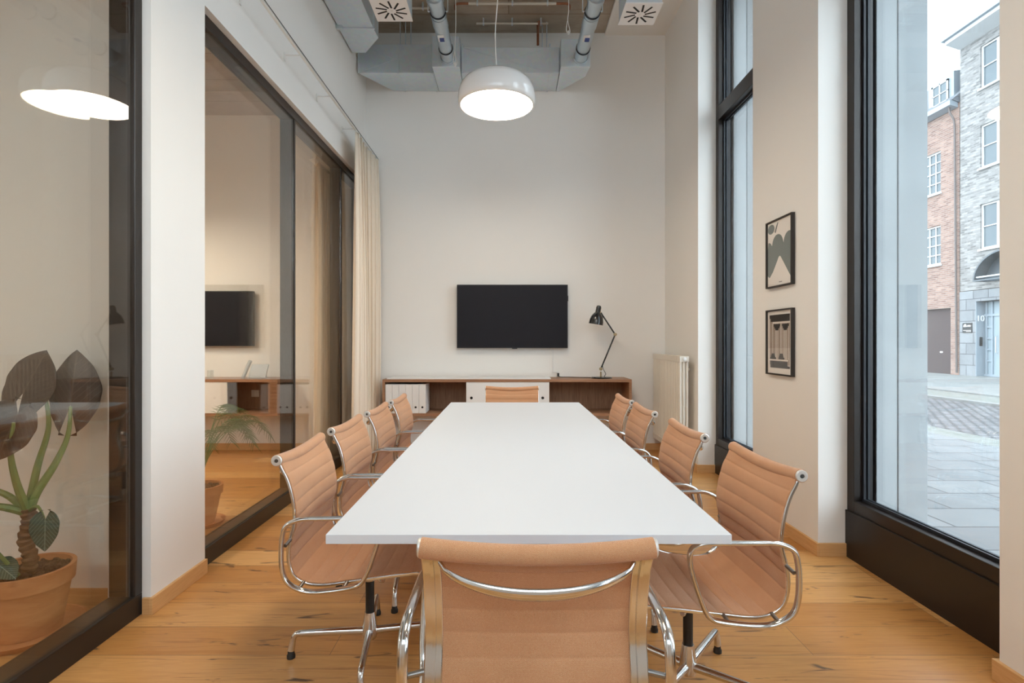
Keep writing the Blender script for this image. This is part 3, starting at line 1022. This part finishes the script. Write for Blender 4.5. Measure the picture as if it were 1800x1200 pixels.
# left duct along the wall
t = thing('air_duct', 'large galvanised duct high up along the partition wall', 'duct', (-1.48, 2.5, 4.30))
poly = [(-1.645, -.9), (-1.31, -.9), (-1.31, 5.34), (-1.30, 5.46), (-1.50, 5.74), (-1.645, 5.62)]
MB().prism([(-1.645, -.9), (-1.31, -.9), (-1.31, 5.30), (-1.645, 5.30)], 'z', 4.30, 4.70).build('duct_section', M['galv'], t, bevel=.003)
MB().prism([(-1.645, 5.301), (-1.31, 5.301), (-1.30, 5.46), (-1.50, 5.74), (-1.645, 5.74)], 'z', 4.295, 4.70).build('duct_end', M['galv'], t, bevel=.003)
for yy in (5.29, 4.3, 3.3):
    MB().box(-1.65, -1.295, yy - .01, yy + .01, 4.288, 4.71).build('joint_flange', M['galv'], t)
MB().box(-1.66, -1.60, 5.24, 5.28, 4.27, ZC).build('hanger', M['galv'], t)
# round pipes
def pipe(x, label):
    t = thing('vent_pipe', label, 'pipe', (x, 4.2, 4.27), 'round steel vent pipes')
    y1 = 5.79
    MB().cyl((x, 2.4, 4.27), (x, y1, 4.27), .067, .067, 28).build('tube', M['galv_pipe'], t, smooth=True)
    for (a, b_, r) in ((5.76, 5.79, .078), (5.03, 5.20, .073), (4.74, 4.80, .080), (4.60, 4.66, .078), (3.8, 4.0, .075)):
        MB().cyl((x, a, 4.27), (x, b_, 4.27), r, r, 28).build('collar', M['galv_pipe'], t, smooth=True)
    for yy in (4.98, 5.60):
        MB().lathe([(.067, -.006), (.0745, -.006), (.0745, .006), (.067, .006)], (x, yy, 4.27), 28, (0, 1, 0), closed=True).build('clamp', M['rubber'], t, smooth=True)
    lb = MB().obox((x - .01, 5.30, 4.2015), (1, 0, 0), (0, 1, 0), (0, 0, 1), .030, .055, .0015).build('label_plate', M['label_white'], t)
    MB().obox((x - .002, 5.315, 4.196), (1, 0, 0), (0, 1, 0), (0, 0, 1), .022, .026, .005).build('blue_tag', M['label_blue'], lb)
    b = MB()
    for (a, b_) in ((4.90, 5.06),):
        b.cyl((x - .09, 4.98, 4.27), (x + .09, 4.98, 4.27), .007, .007, 8)
        b.cyl((x - .09, 4.98, 4.27), (x - .09, 4.98, ZC), .005, .005, 8)
        b.cyl((x + .09, 4.98, 4.27), (x + .09, 4.98, ZC), .005, .005, 8)
    b.build('hanger', M['galv'], t)
pipe(-.645, 'round steel vent pipe left of the pendant lamp, joining the duct')
pipe(.765, 'round steel vent pipe right of the pendant lamp, joining the duct end')
# ceiling diffusers with radial slots
def diffuser(x, y, z, label):
    t = thing('air_diffuser', label, 'vent', (x, y, z), 'white ceiling air diffusers')
    h = .15
    fc = MB().box(x - h, x + h, y - h, y + h, z, z + .008).build('face_plate', M['reveal'], t, bevel=.001)
    for k in range(10):
        a = 2 * PI * (k + .35) / 10
        d = Vector((math.cos(a), math.sin(a), 0)); p = Vector((x, y, z - .0005)) + d * .082 + Vector((-d.y, d.x, 0)) * .012
        MB().obox(p, d, (-d.y, d.x, 0), (0, 0, 1), .045, .0075, .0012).build('slot', M['black_hole'], fc)
    MB().lathe([(0, 0), (.012, 0), (.012, -.002), (0, -.002)], (x, y, z), 14).build('screw', M['white_plastic'], fc)
    MB().box(x - h + .006, x + h - .006, y - h + .006, y + h - .006, z + .008, ZC - .034).build('plenum_box', M['galv'], t)
diffuser(-.965, 4.50, 3.985, 'square white air diffuser with radial slots, left of the pendant lamp')
diffuser(1.082, 4.50, 3.955, 'square white air diffuser with radial slots, over the window side')
# conduits on the slab
def conduit(x0, x1, y, z, label, m, r=.011):
    t = thing('conduit', label, 'pipe', ((x0 + x1) / 2, y, z))
    MB().cyl((x0, y, z), (x1, y, z), r, r, 10).build('tube', M[m], t, smooth=True)
    b = MB()
    for k in range(3):
        xx = x0 + (x1 - x0) * (.1 + .4 * k)
        b.box(xx - .008, xx + .008, y - .016, y + .016, z - .016, ZC)
    b.build('clip', M['galv'], t)
    return t
t = conduit(-.36, .44, 6.08, 4.80, 'pale conduit under the slab, closest to the back wall', 'conduit')
t = conduit(-.42, .50, 5.72, 4.80, 'pale conduit under the slab with copper ends, behind the pendant cable', 'conduit', .014)
for xx in (-.42, .50):
    s_ = 1 if xx > 0 else -1
    MB().tube(catmull([(xx, 5.72, 4.80), (xx + s_ * .10, 5.72, 4.80), (xx + s_ * .14, 5.76, 4.81), (xx + s_ * .15, 5.84, 4.815)], 4), .012, 8).build('elbow', M['copper'], t, smooth=True)
conduit(-1.10, -.72, 5.80, 4.80, 'short pale conduit under the slab between left duct and vent pipe', 'conduit')
t = conduit(-1.0, -.5, 5.45, 4.79, 'pale conduit crossing above the left vent pipe', 'conduit', .010)
conduit(-.30, .40, 5.40, 4.79, 'pale conduit nearest the camera under the slab', 'conduit', .010)
t = thing('sprinkler_pipe', 'small rusty pipe stub with bracket under the slab', 'pipe', (.33, 6.15, 4.7))
b = MB().cyl((.33, 6.15, 4.60), (.33, 6.15, ZC), .014, .014, 10).cyl((.33, 6.15, 4.72), (.33, 5.9, 4.72), .010, .010, 8)
b.build('stub', M['copper'], t, smooth=True)
# hanging white cords
def cord(x, y, ztop, zlow, label):
    t = thing('hanging_cord', label, 'cord', (x, y, zlow))
    pts = [(x, y, ztop), (x + .006, y, (ztop + zlow) / 2), (x - .004, y, zlow + .14), (x + .018, y, zlow + .03), (x + .002, y, zlow), (x - .018, y, zlow + .04), (x - .008, y, zlow + .13)]
    MB().tube(catmull(pts, 6), .004, 7).build('loop', M['white_cable'], t, smooth=True)
    MB().cyl((x + .002, y, zlow - .005), (x + .002, y, zlow + .03), .009, .009, 10).build('clip', M['white_plastic'], t, smooth=True)
cord(-.53, 5.42, ZC, 4.00, 'thin white cord hanging beside the left vent pipe')
cord(.60, 5.50, ZC, 4.36, 'looped white cord hanging beside the right vent pipe')

# ------------------------------------------------------------------ curtain and rail
RXC, RZC = -1.525, 3.37
t = thing('curtain_rail', 'slim white curtain rail with brackets along the partition wall', 'rail', (RXC, 3.5, RZC))
MB().box(RXC - .010, RXC + .010, .6, 6.34, RZC - .008, RZC + .008).build('rail', M['white_plastic'], t, bevel=.002)
MB().cyl((RXC + .016, .6, RZC + .004), (RXC + .016, 6.34, RZC + .004), .0028, .0028, 6).build('draw_wire', M['steel'], t)
for yy in (1.35, 2.02, 2.70, 3.37, 4.04, 4.72, 5.44, 6.1):
    b = MB().box(XL, RXC + .01, yy - .006, yy + .006, RZC + .008, RZC + .014).box(XL, XL + .006, yy - .012, yy + .012, RZC - .03, RZC + .03)
    b.build('bracket', M['white_plastic'], t)
def curtain(label, x, y0, y1, z0, z1, nf, amp, matn='curtain', seed=1):
    rnd = random.Random(seed)
    t = thing('curtain', label, 'curtain', (x, (y0 + y1) / 2, z0))
    ph = [rnd.uniform(-.5, .5) for _ in range(nf + 2)]
    rows = []; N = nf * 14; Z = 26
    for iz in range(Z + 1):
        f = iz / Z; z = z0 + (z1 - z0) * f
        row = []
        for k in range(N + 1):
            s = k / N
            q = s * nf
            i = int(q)
            loc = ph[min(i, nf)] * (1 - (q - i)) + ph[min(i + 1, nf + 1)] * (q - i)
            a = amp * (1.15 - .65 * f ** 3) * (1 + .35 * loc)
            xx = x + a * math.sin(2 * PI * q + .6 * loc + .25 * math.sin(3 * f + i)) + .012 * math.sin(7 * s + 2 * f)
            yy = y0 + (y1 - y0) * s - (.05 * (1 - f) ** 2 * (1 - s)) + .018 * math.sin(4 * PI * q + loc)
            row.append((xx, yy, z))
        rows.append(row)
    o = MB().grid(rows).build('cloth', M[matn], t, smooth=True, angle=180)
    sd = o.modifiers.new('thick', 'SOLIDIFY'); sd.thickness = .003
    # pleat header
    for k in range(nf * 2):
        yy = y0 + (y1 - y0) * (k + .5) / (nf * 2)
        MB().box(x - .006, x + .006, yy - .004, yy + .004, z1 - .005, z1 + .027).build('hook', M['white_plastic'], t)
    return t
curtain('beige curtain drawn to the back corner beside the partition', -1.52, 5.40, 6.30, .015, 3.335, 7, .052)

# ------------------------------------------------------------------ neighbouring room behind the far glazing
t = thing('television', 'black television on the wall of the room behind the glass', 'television', (-3.5, YB - .05, 1.5))
MB().box(-4.07, -2.945, YB - .07, YB - .03, 1.21, 1.845).build('housing', M['black_plastic'], t, bevel=.004)
MB().box(-4.06, -2.955, YB - .072, YB - .0695, 1.22, 1.835).build('screen', M['screen'], t)
MB().box(-3.8, -3.3, YB - .031, YB, 1.4, 1.65).build('wall_mount', M['black_plastic'], t)
t = thing('sideboard', 'walnut sideboard in the neighbouring room seen through the glass', 'sideboard', (-3.5, YB, SZ0))
q0, q1 = -4.6, -2.52
MB().box(q0, q1, SYF, YB, .82, .85).build('top_board', M['walnut_h'], t)
MB().box(q0, q1, SYF, YB, .45, .48).build('bottom_board', M['walnut_h'], t)
MB().box(q0, q0 + .03, SYF, YB, .48, .82).build('side_panel', M['walnut_h'], t)
MB().box(q1 - .10, q1, SYF, YB, .48, .82).build('side_panel', M['walnut_h'], t)
MB().box(q0 + .03, q1 - .10, YB - .012, YB - .001, .48, .82).build('back_panel', M['walnut'], t)
MB().box(-4.0, -3.07, SYF + .003, SYF + .02, .482, .818).build('sliding_door', M['white'], t)
tag(MB().box(-2.99, -2.90, YB - .022, YB - .012, .62, .70).build('wall_socket', M['white_plastic'], bevel=.003), 'white wall socket in the dark niche behind the glass', 'socket')
t = thing('desk_phone', 'pale grey desk phone on the sideboard in the neighbouring room', 'phone', (-2.82, 6.1, .85))
MB().obox((-2.79, 6.10, .93), (1, 0, 0), (0, .5, .87), (0, -.87, .5), .095, .085, .010).build('body', M['phone'], t, bevel=.004)
MB().prism([(6.07, .85), (6.17, .85), (6.16, .98), (6.13, .98)], 'x', -2.85, -2.73).build('stand', M['phone'], t)
MB().tube(catmull([(-2.93, 6.02, .862), (-2.925, 6.05, .90), (-2.915, 6.10, .98), (-2.905, 6.13, 1.03), (-2.90, 6.13, 1.045)], 4), .020, 10).build('handset', M['phone'], t, smooth=True)
t = tag(MB().lathe([(.028, .003), (.034, .003), (.036, .095), (.033, .095), (.030, .006), (0, .006)], (-3.32, 6.08, .85), 24).build('drinking_glass', M['tumbler'], smooth=True, origin=(-3.32, 6.08, .85)), 'clear tumbler on the sideboard in the neighbouring room', 'glass')
curtain('tan curtain hanging inside the neighbouring room by the partition', -1.98, 5.62, 6.25, .02, 3.1, 7, .04, seed=5)
struct(MB().box(-2.02, -1.94, 5.5, 6.34, 3.10, 3.14).build('trim_neighbour_curtain_rail', M['white_plastic']))

def pot(t, x, y, h, r0, r1, rim=.06):
    p = MB().lathe([(0, .012), (r0, .012), (r1 * .93, h - rim), (r1, h - rim), (r1 * 1.03, h), (r1 * .93, h), (r1 * .90, h - .03), (0, h - .03)], (x, y, 0), 48).build('pot', M['terracotta'], t, smooth=True, angle=35)
    rnd = random.Random(3)
    b = MB()
    b.lathe([(0, h - .028), (r1 * .9, h - .028)], (x, y, 0), 32)
    for k in range(260):
        a = rnd.uniform(0, 2 * PI); rr = r1 * .87 * math.sqrt(rnd.random()); s_ = rnd.uniform(.006, .012)
        c_ = (x + rr * math.cos(a), y + rr * math.sin(a), h - .026 + rnd.uniform(0, .008))
        b.lathe([(0, -s_), (s_ * 1.1, -.2 * s_), (s_ * .8, .6 * s_), (0, s_ * .8)], c_, 5, (rnd.uniform(-1, 1), rnd.uniform(-1, 1), 1))
    b.build('soil', M['soil'], t)
def saucer(x, y, r, label):
    return tag(MB().lathe([(0, 0), (r * .9, 0), (r, .028), (r * .96, .028), (r * .87, .010), (0, .010)], (x, y, 0), 48).build('plant_saucer', M['terracotta'], smooth=True, origin=(x, y, 0)), label, 'saucer')

def leaf(name, base, tip, side, wid, mtl, t, cup=.12, lobe=.28, droop=.0):
    """arrow shaped blade from base (stalk joint) to tip, with two back lobes"""
    base = Vector(base); tip = Vector(tip); L = (tip - base).length
    d = (tip - base).normalized(); s = Vector(side); s = (s - d * s.dot(d)).normalized(); n = d.cross(s)
    rows = []; uvs = []; N = 22; K = 10
    for i in range(N + 1):
        v = i / N
        # blade runs from -lobe to 1
        x = -lobe + (1 + lobe) * v
        if x < 0:
            hw = math.sqrt(max(0, 1 - ((x) / lobe) ** 2 * .98)) * .5 * (.72 + .28 * (1 + x / lobe))
            gap = .20 * (-x / lobe) ** 1.2
        else:
            hw = .5 * (1 - x) ** .95 * (1 + 1.6 * x); gap = 0
        row = []; ur = []
        for k in range(-K, K + 1):
            f = k / K
            if x < 0:
                yy = (gap + (hw - gap) * abs(f)) * (1 if f >= 0 else -1) if k else 0
                if k == 0: yy = 0
            else:
                yy = hw * f
            xx = x
            if x < 0 and k == 0: xx = 0
            if x < 0 and abs(k) <= 2 and k: yy = yy
            z = cup * (abs(yy) ** 1.3) * 1.2 - droop * max(0, x) ** 2 + .012 * math.sin(18 * x + 4 * abs(yy)) * abs(f)
            row.append(base + d * (xx * L) + s * (yy * wid) + n * (z * L))
            ur.append((yy + .5, x))
        rows.append(row); uvs.append(ur)
    b = MB().grid(rows, uvs)
    o = b.build(name, mtl, t, smooth=True, angle=180)
    sd = o.modifiers.new('thick', 'SOLIDIFY'); sd.thickness = .002
    return o
# big plant right behind the near glazing
PX, PYY = -2.085, 2.37
saucer(PX, PYY, .205, 'wide terracotta saucer under the big potted plant')
t = thing('potted_plant', 'large dark-leaved elephant ear plant in a terracotta pot behind the near glass', 'plant', (PX, PYY, .01))
pot(t, PX, PYY, .285, .118, .163, .07)
tr = catmull([(PX, PYY, .25), (PX + .01, PYY, .33), (PX - .012, PYY, .40), (PX + .005, PYY, .48), (PX, PYY, .54)], 8)
MB().tube(tr, [.028 + .004 * math.sin(i * 2.1) for i in range(len(tr))], 12).build('trunk', M['bark'], t, smooth=True)
def stem(pts, r0=.014, r1=.006):
    q = catmull(pts, 6); n = len(q)
    MB().tube(q, [r0 + (r1 - r0) * i / (n - 1) for i in range(n)], 8).build('stalk', M['stem'], t, smooth=True)
top = (PX, PYY, .52)
stem([top, (-2.06, 2.38, .60), (-2.01, 2.42, .72), (-1.985, 2.46, .84), (-1.985, 2.475, .97)], .022)
leaf('leaf', (-1.990, 2.48, .975), (-1.975, 2.50, 1.225), (1, .15, -.12), .205, M['leaf_dark'], t, cup=.22, lobe=.55)
stem([top, (-2.09, 2.42, .70), (-2.08, 2.47, .88), (-2.11, 2.48, 1.04)], .018)
leaf('leaf', (-2.15, 2.42, 1.035), (-2.045, 2.42, 1.225), (1, .1, .35), .185, M['leaf_dark'], t, cup=.16, lobe=.75)
stem([top, (-2.08, 2.31, .66), (-2.07, 2.27, .80), (-2.03, 2.24, .93)], .018)
leaf('leaf', (-2.03, 2.26, .965), (-2.10, 2.24, .775), (1, 0, -.3), .20, M['leaf_dark'], t, cup=.12, lobe=.30)
stem([top, (-2.14, 2.34, .60), (-2.22, 2.28, .68), (-2.27, 2.25, .80)], .018)
leaf('leaf', (-2.15, 2.22, .97), (-2.24, 2.20, .70), (1, 0, -.4), .20, M['leaf_dark'], t, cup=.12, lobe=.30)
stem([top, (-2.15, 2.32, .56), (-2.26, 2.24, .60), (-2.36, 2.18, .66)], .020)
leaf('leaf', (-2.22, 2.16, .93), (-2.05, 2.10, .80), (.2, .6, .8), .09, M['leaf_green'], t, cup=.1, lobe=.3)
leaf('leaf', (-2.20, 2.16, .60), (-2.10, 2.12, .60), (.2, .9, .3), .09, M['leaf_green'], t, cup=.1, lobe=.3)
stem([(PX + .01, PYY - .01, .53), (-2.01, 2.33, .56), (-1.955, 2.30, .52)], .008, .004)
leaf('leaf', (-1.950, 2.30, .515), (-1.940, 2.285, .385), (1, .2, 0), .105, M['leaf_green'], t, cup=.1, lobe=.30)
stem([(PX, PYY - .05, .27), (-2.10, 2.27, .36), (-2.15, 2.24, .46), (-2.17, 2.22, .56)], .010, .003)
stem([(PX, PYY - .05, .27), (-2.13, 2.25, .33), (-2.21, 2.20, .40)], .012, .004)
leaf('leaf', (-2.12, 2.27, .335), (-2.03, 2.25, .285), (.3, .8, .4), .09, M['leaf_green'], t, cup=.1, lobe=.3)
# pot just behind the pier
saucer(-2.14, 3.78, .165, 'terracotta saucer under the pot behind the far glazing')
t = thing('potted_plant', 'thin-leaved palm in a terracotta pot behind the far glazing', 'plant', (-2.14, 3.78, .01))
pot(t, -2.14, 3.78, .27, .095, .145, .06)
rnd = random.Random(11)
for k in range(16):
    a = math.radians(rnd.uniform(35, 120)); L = rnd.uniform(.55, .95); hh = rnd.uniform(.55, .75)
    if k % 4 == 0: a = math.radians(rnd.uniform(160, 330)); L *= .6
    d = Vector((math.cos(a) * .35, math.sin(a), 0)); 
    if k < 5: d.x = -abs(d.x)
    P = [Vector((-2.14, 3.78, .24)), Vector((-2.14, 3.78, .45)) + d * .12 * L, Vector((-2.14, 3.78, hh)) + d * .45 * L, Vector((-2.14, 3.78, hh + .02)) + d * .8 * L, Vector((-2.14, 3.78, hh - .12)) + d * 1.05 * L]
    b = MB(); q = catmull(P, 6)
    q = [Vector((min(v.x, -1.90), v.y, v.z)) for v in q]
    b.tube(q, [.004 - .0025 * i / len(q) for i in range(len(q))], 6)
    for i in range(12, len(q)):
        for s_ in (-1, 1):
            dd = (q[i] - q[i - 1]).normalized(); sd = dd.cross(Vector((0, 0, 1))).normalized() * s_
            e = q[i] + (dd * .6 + sd * .5 + Vector((0, 0, -.25))).normalized() * .10
            e.x = min(e.x, -1.87)
            w_ = Vector((0, 0, .004))
            b.tube([q[i], (q[i] + e) / 2 + w_, e], [.0028, .0028, .0008], 4)
    b.build('frond', M['palm'], t)

# ------------------------------------------------------------------ street outside
def slab(name, x0, x1, z, m, thick=.12):
    o = MB().box(x0, x1, -25, 60, z - thick, z).build(name, M[m]); struct(o); return o
slab('pavement_near', XO - .25, 5.95, -.02, 'pavers')
slab('verge_near', 5.95, 6.45, -.03, 'moss')
slab('road', 6.45, 9.9, -.06, 'cobble')
slab('kerb_far', 9.9, 10.1, -.01, 'kerb')
slab('verge_far', 10.1, 11.2, -.015, 'moss')
slab('kerb_inner', 11.2, 11.4, .02, 'kerb')
slab('pavement_far', 11.4, 24.0, .015, 'kerb')
struct(MB().box(-60, 60, -60, 90, -.6, -.25).build('ground_outside', M['kerb']))

FX = 16.8
def bwindow(root, y0, y1, z0, z1, cols, rows, x=FX, sill=True, dark='dark_glass', rec=.10, fwd=.06):
    """framed window in a facade that looks towards -X"""
    f = MB(); X0, X1 = x + rec - .05, x + rec + .02
    f.box(X0, X1, y0, y0 + fwd, z0, z1).box(X0, X1, y1 - fwd, y1, z0, z1).box(X0, X1, y0 + fwd, y1 - fwd, z0, z0 + fwd).box(X0, X1, y0 + fwd, y1 - fwd, z1 - fwd, z1)
    for k in range(1, cols):
        yy = y0 + (y1 - y0) * k / cols
        f.box(X0 + .002, X1, yy - (.05 if cols == 2 and rows < 3 else .018), yy + (.05 if cols == 2 and rows < 3 else .018), z0 + fwd, z1 - fwd)
    for k in range(1, rows):
        zz = z0 + (z1 - z0) * k / rows
        f.box(X0 + .004, X1, y0 + fwd, y1 - fwd, zz - .018, zz + .018)
    fo = f.build('window', M['white_frame'], root)
    MB().box(X1 - .03, X1 - .01, y0 + .03, y1 - .03, z0 + .03, z1 - .03).build('glass_pane', M[dark], fo)
    if sill:
        MB().box(x - .06, x + rec, y0 - .06, y1 + .06, z0 - .07, z0).build('window_sill', M['white_frame'], fo)
def facade(root, name, m, x, depth, y0, y1, z0, z1, holes):
    """wall of boxes leaving rectangular holes (y0,y1,z0,z1) in one column each"""
    b = MB(); ys = sorted({y0, y1} | {h[0] for h in holes} | {h[1] for h in holes}); zs = sorted({z0, z1} | {h[2] for h in holes} | {h[3] for h in holes})
    for i in range(len(ys) - 1):
        for k in range(len(zs) - 1):
            cy, cz = (ys[i] + ys[i + 1]) / 2, (zs[k] + zs[k + 1]) / 2
            if cy < y0 or cy > y1 or cz < z0 or cz > z1: continue
            if any(h[0] < cy < h[1] and h[2] < cz < h[3] for h in holes): continue
            b.box(x, x + depth, ys[i], ys[i + 1], zs[k], zs[k + 1])
    return b.build(name, M[m], root)
# grey brick house number 10
EY = 20.32
t = thing('grey_brick_house', 'grey brick house with white windows and arched door canopy across the street', 'building', (FX, 16, 0))
WZ = [(4.54, 6.13), (7.42, 8.93), (10.25, 11.75)]
holes = []
for yc in (18.80, 15.9, 13.0, 10.1):
    for (z0, z1) in WZ: holes.append((yc - .65, yc + .65, z0, z1))
facade(t, 'wall', 'brick_grey', FX, .30, 8, EY, 3.12, 12.2, holes)
MB().box(FX + .36, 22, 8, EY, 0, 12.2).build('core_wall', M['brick_grey'], t)
for h in holes: bwindow(t, *h, 2, 2)
facade(t, 'stone_base', 'stone', FX - .02, .33, 8, EY, 0, 3.10, [(17.2, 19.62, 0, 2.70)])
# entrance recess
t_d = MB().box(FX + .30, FX + .34, 17.2, 19.6, 0.02, 2.68).build('entrance_door', M['door_blue'], t)
b = MB()
for yy in (19.5, 19.28, 18.2, 17.3): b.box(FX + .26, FX + .30, yy - .03, yy + .03, .02, 2.68)
b.box(FX + .262, FX + .30, 17.2, 19.6, 2.16, 2.24).box(FX + .262, FX + .30, 17.2, 19.6, .02, .10)
for zz in (.55, .95, 1.35, 1.75): b.box(FX + .265, FX + .30, 19.28, 19.5, zz, zz + .05)
b.build('door_frame', M['zinc'], t_d)
MB().box(FX + .255, FX + .30, 18.50, 18.75, 2.27, 2.62).build('transom_glass', M['dark_glass'], t_d)
MB().tube([(FX + .26, 19.05, .85), (FX + .20, 19.05, .87), (FX + .20, 19.05, 1.43), (FX + .26, 19.05, 1.45)], .018, 8).build('door_handle', M['chrome'], t_d, smooth=True)
# the recess cheek carries number 10 and a bell panel
ck = MB().box(FX - .018, FX + .30, 19.60, 19.622, .02, 2.69).build('recess_cheek', M['zinc'], t)
def text_mesh(s_, size, m, parent, loc, rot, name, depth=.006):
    cu = bpy.data.curves.new(name, 'FONT'); cu.body = s_; cu.size = size; cu.extrude = depth; cu.align_x = 'CENTER'; cu.align_y = 'CENTER'
    tmp = bpy.data.objects.new(name, cu); COL.objects.link(tmp)
    dg = bpy.context.evaluated_depsgraph_get(); dg.update()
    me = bpy.data.meshes.new_from_object(tmp.evaluated_get(dg))
    bpy.data.objects.remove(tmp)
    me.materials.clear(); me.materials.append(m)
    o = bpy.data.objects.new(name, me); COL.objects.link(o); o.parent = parent
    off = Vector((0, 0, 0)); q = parent
    while q is not None: off += Vector(q.location); q = q.parent
    o.location = Vector(loc) - off; o.rotation_euler = rot
    return o
text_mesh('10', .30, M['label_white'], ck, (FX + .13, 19.592, 2.08), (PI / 2, 0, 0), 'house_number', .008)
MB().box(FX + .10, FX + .19, 19.575, 19.60, 1.10, 1.42).build('bell_panel', M['black_plastic'], ck)
# small dark plaque
pq = MB().box(FX - .04, FX - .02, 19.76, 20.17, 1.58, 1.94).build('plaque', M['black_plastic'], t)
b = MB(); X0 = FX - .044
b.prism([(20.13, 1.80), (20.10, 1.88), (20.03, 1.90), (19.98, 1.84), (19.97, 1.80)], 'x', X0, FX - .039)
for yy in (19.93, 19.88, 19.83): b.box(X0, FX - .039, yy - .018, yy + .014, 1.80, 1.86)
b.box(X0, FX - .039, 19.80, 20.13, 1.66, 1.675).box(X0, FX - .039, 19.80, 20.00, 1.62, 1.635)
b.build('plaque_lettering', M['label_white'], pq)
# arched canopy
b = MB(); R_, yc, zb = 1.20, 18.05, 3.36
pts_o = [(yc + R_ * math.cos(a), zb + .98 * math.sin(a)) for a in [PI * k / 24 for k in range(25)]]
pts_i = [(yc + (R_ - .05) * math.cos(a), zb + .93 * math.sin(a)) for a in [PI * k / 24 for k in range(24, -1, -1)]]
b.prism(pts_o + pts_i, 'x', FX - .45, FX - .02)
b.build('canopy', M['canopy'], t)
MB().prism(pts_o, 'x', FX - .03, FX - .022).build('canopy_back', M['canopy'], t)
MB().cyl((FX - .40, yc + 1.08, zb + .14), (FX - .40, yc - 1.08, zb + .14), .03, .03, 8).build('canopy_rod', M['white_frame'], t)
MB().box(FX - .45, FX - .40, yc - 1.15, yc + 1.15, zb - .0, zb + .05).build('canopy_beam', M['canopy'], t)
# eaves, roof
MB().prism([(FX - .55, 12.28), (FX, 12.1), (FX, 12.35), (FX - .55, 12.50)], 'y', 8, EY + .02).build('eaves', M['white_frame'], t)
MB().prism([(FX - .66, 12.42), (FX - .50, 12.40), (FX - .50, 12.54), (FX - .66, 12.56)], 'y', 8, EY + .1).build('gutter', M['zinc'], t)
MB().prism([(FX - .6, 12.5), (FX + 5, 16.2), (FX + 5, 12.2), (FX, 12.2)], 'y', 8, EY + .05).build('roof', M['slate'], t)
# red brick house
t = thing('red_brick_house', 'red brick house with multi-pane windows, dormer and dark gate across the street', 'building', (FX, 25, 0))
holes = []
for yc in (21.88, 24.4, 27.0, 29.6):
    for (z0, z1) in ((4.28, 5.80), (7.08, 8.70)): holes.append((yc - .62, yc + .62, z0, z1))
facade(t, 'wall', 'brick_red', FX + .02, .28, EY + .06, 34, 0, 10.2, holes + [(20.78, 23.6, 0, 2.54)])
MB().box(FX + .3, 22, EY + .06, 34, 0, 10.2).build('core_wall', M['brick_red'], t)
for h in holes: bwindow(t, *h, 4, 4, x=FX + .02)
g = MB().box(FX + .14, FX + .18, 20.78, 23.6, .0, 2.54).build('gate', M['gate'], t)
MB().box(FX + .12, FX + .14, 21.30, 21.42, .82, .88).build('gate_plate', M['label_white'], g)
MB().prism([(FX - .30, 10.12), (FX, 10.02), (FX, 10.30), (FX - .30, 10.30)], 'y', EY + .10, 34).build('gutter', M['zinc'], t)
MB().prism([(FX - .25, 10.3), (FX + 3.0, 13.1), (FX + 3.0, 10.2), (FX, 10.2)], 'y', EY + .06, 34).build('roof', M['slate'], t)
for yc in (21.35, 24.6, 27.8):
    dm = MB().prism([(FX + .1, 10.3), (FX + .1, 11.55), (FX + 2.0, 11.75), (FX + 2.0, 10.3)], 'y', yc - .62, yc + .62).build('dormer', M['zinc'], t)
    f = MB(); y0, y1, z0, z1 = yc - .40, yc + .40, 10.5, 11.35; X0 = FX + .04
    f.box(X0, FX + .1, y0, y1, z0, z0 + .07).box(X0, FX + .1, y0, y1, z1 - .07, z1).box(X0, FX + .1, y0, y0 + .07, z0, z1).box(X0, FX + .1, y1 - .07, y1, z0, z1)
    f.box(X0, FX + .1, yc - .02, yc + .02, z0, z1).box(X0, FX + .1, y0, y1, (z0 + z1) / 2 - .015, (z0 + z1) / 2 + .015)
    f.build('dormer_window', M['white_frame'], dm)
    MB().box(FX + .07, FX + .095, y0, y1, z0, z1).build('glass_pane', M['dark_glass'], dm)
MB().tube(catmull([(FX - .18, EY + .28, 10.1), (FX - .18, EY + .26, 9.9), (FX - .08, EY + .20, 9.6), (FX - .06, EY + .18, 9.3)], 5) + [Vector((FX - .05, EY + .10, .1))], .035, 10).build('downpipe', M['pipe_dark'], t, smooth=True)
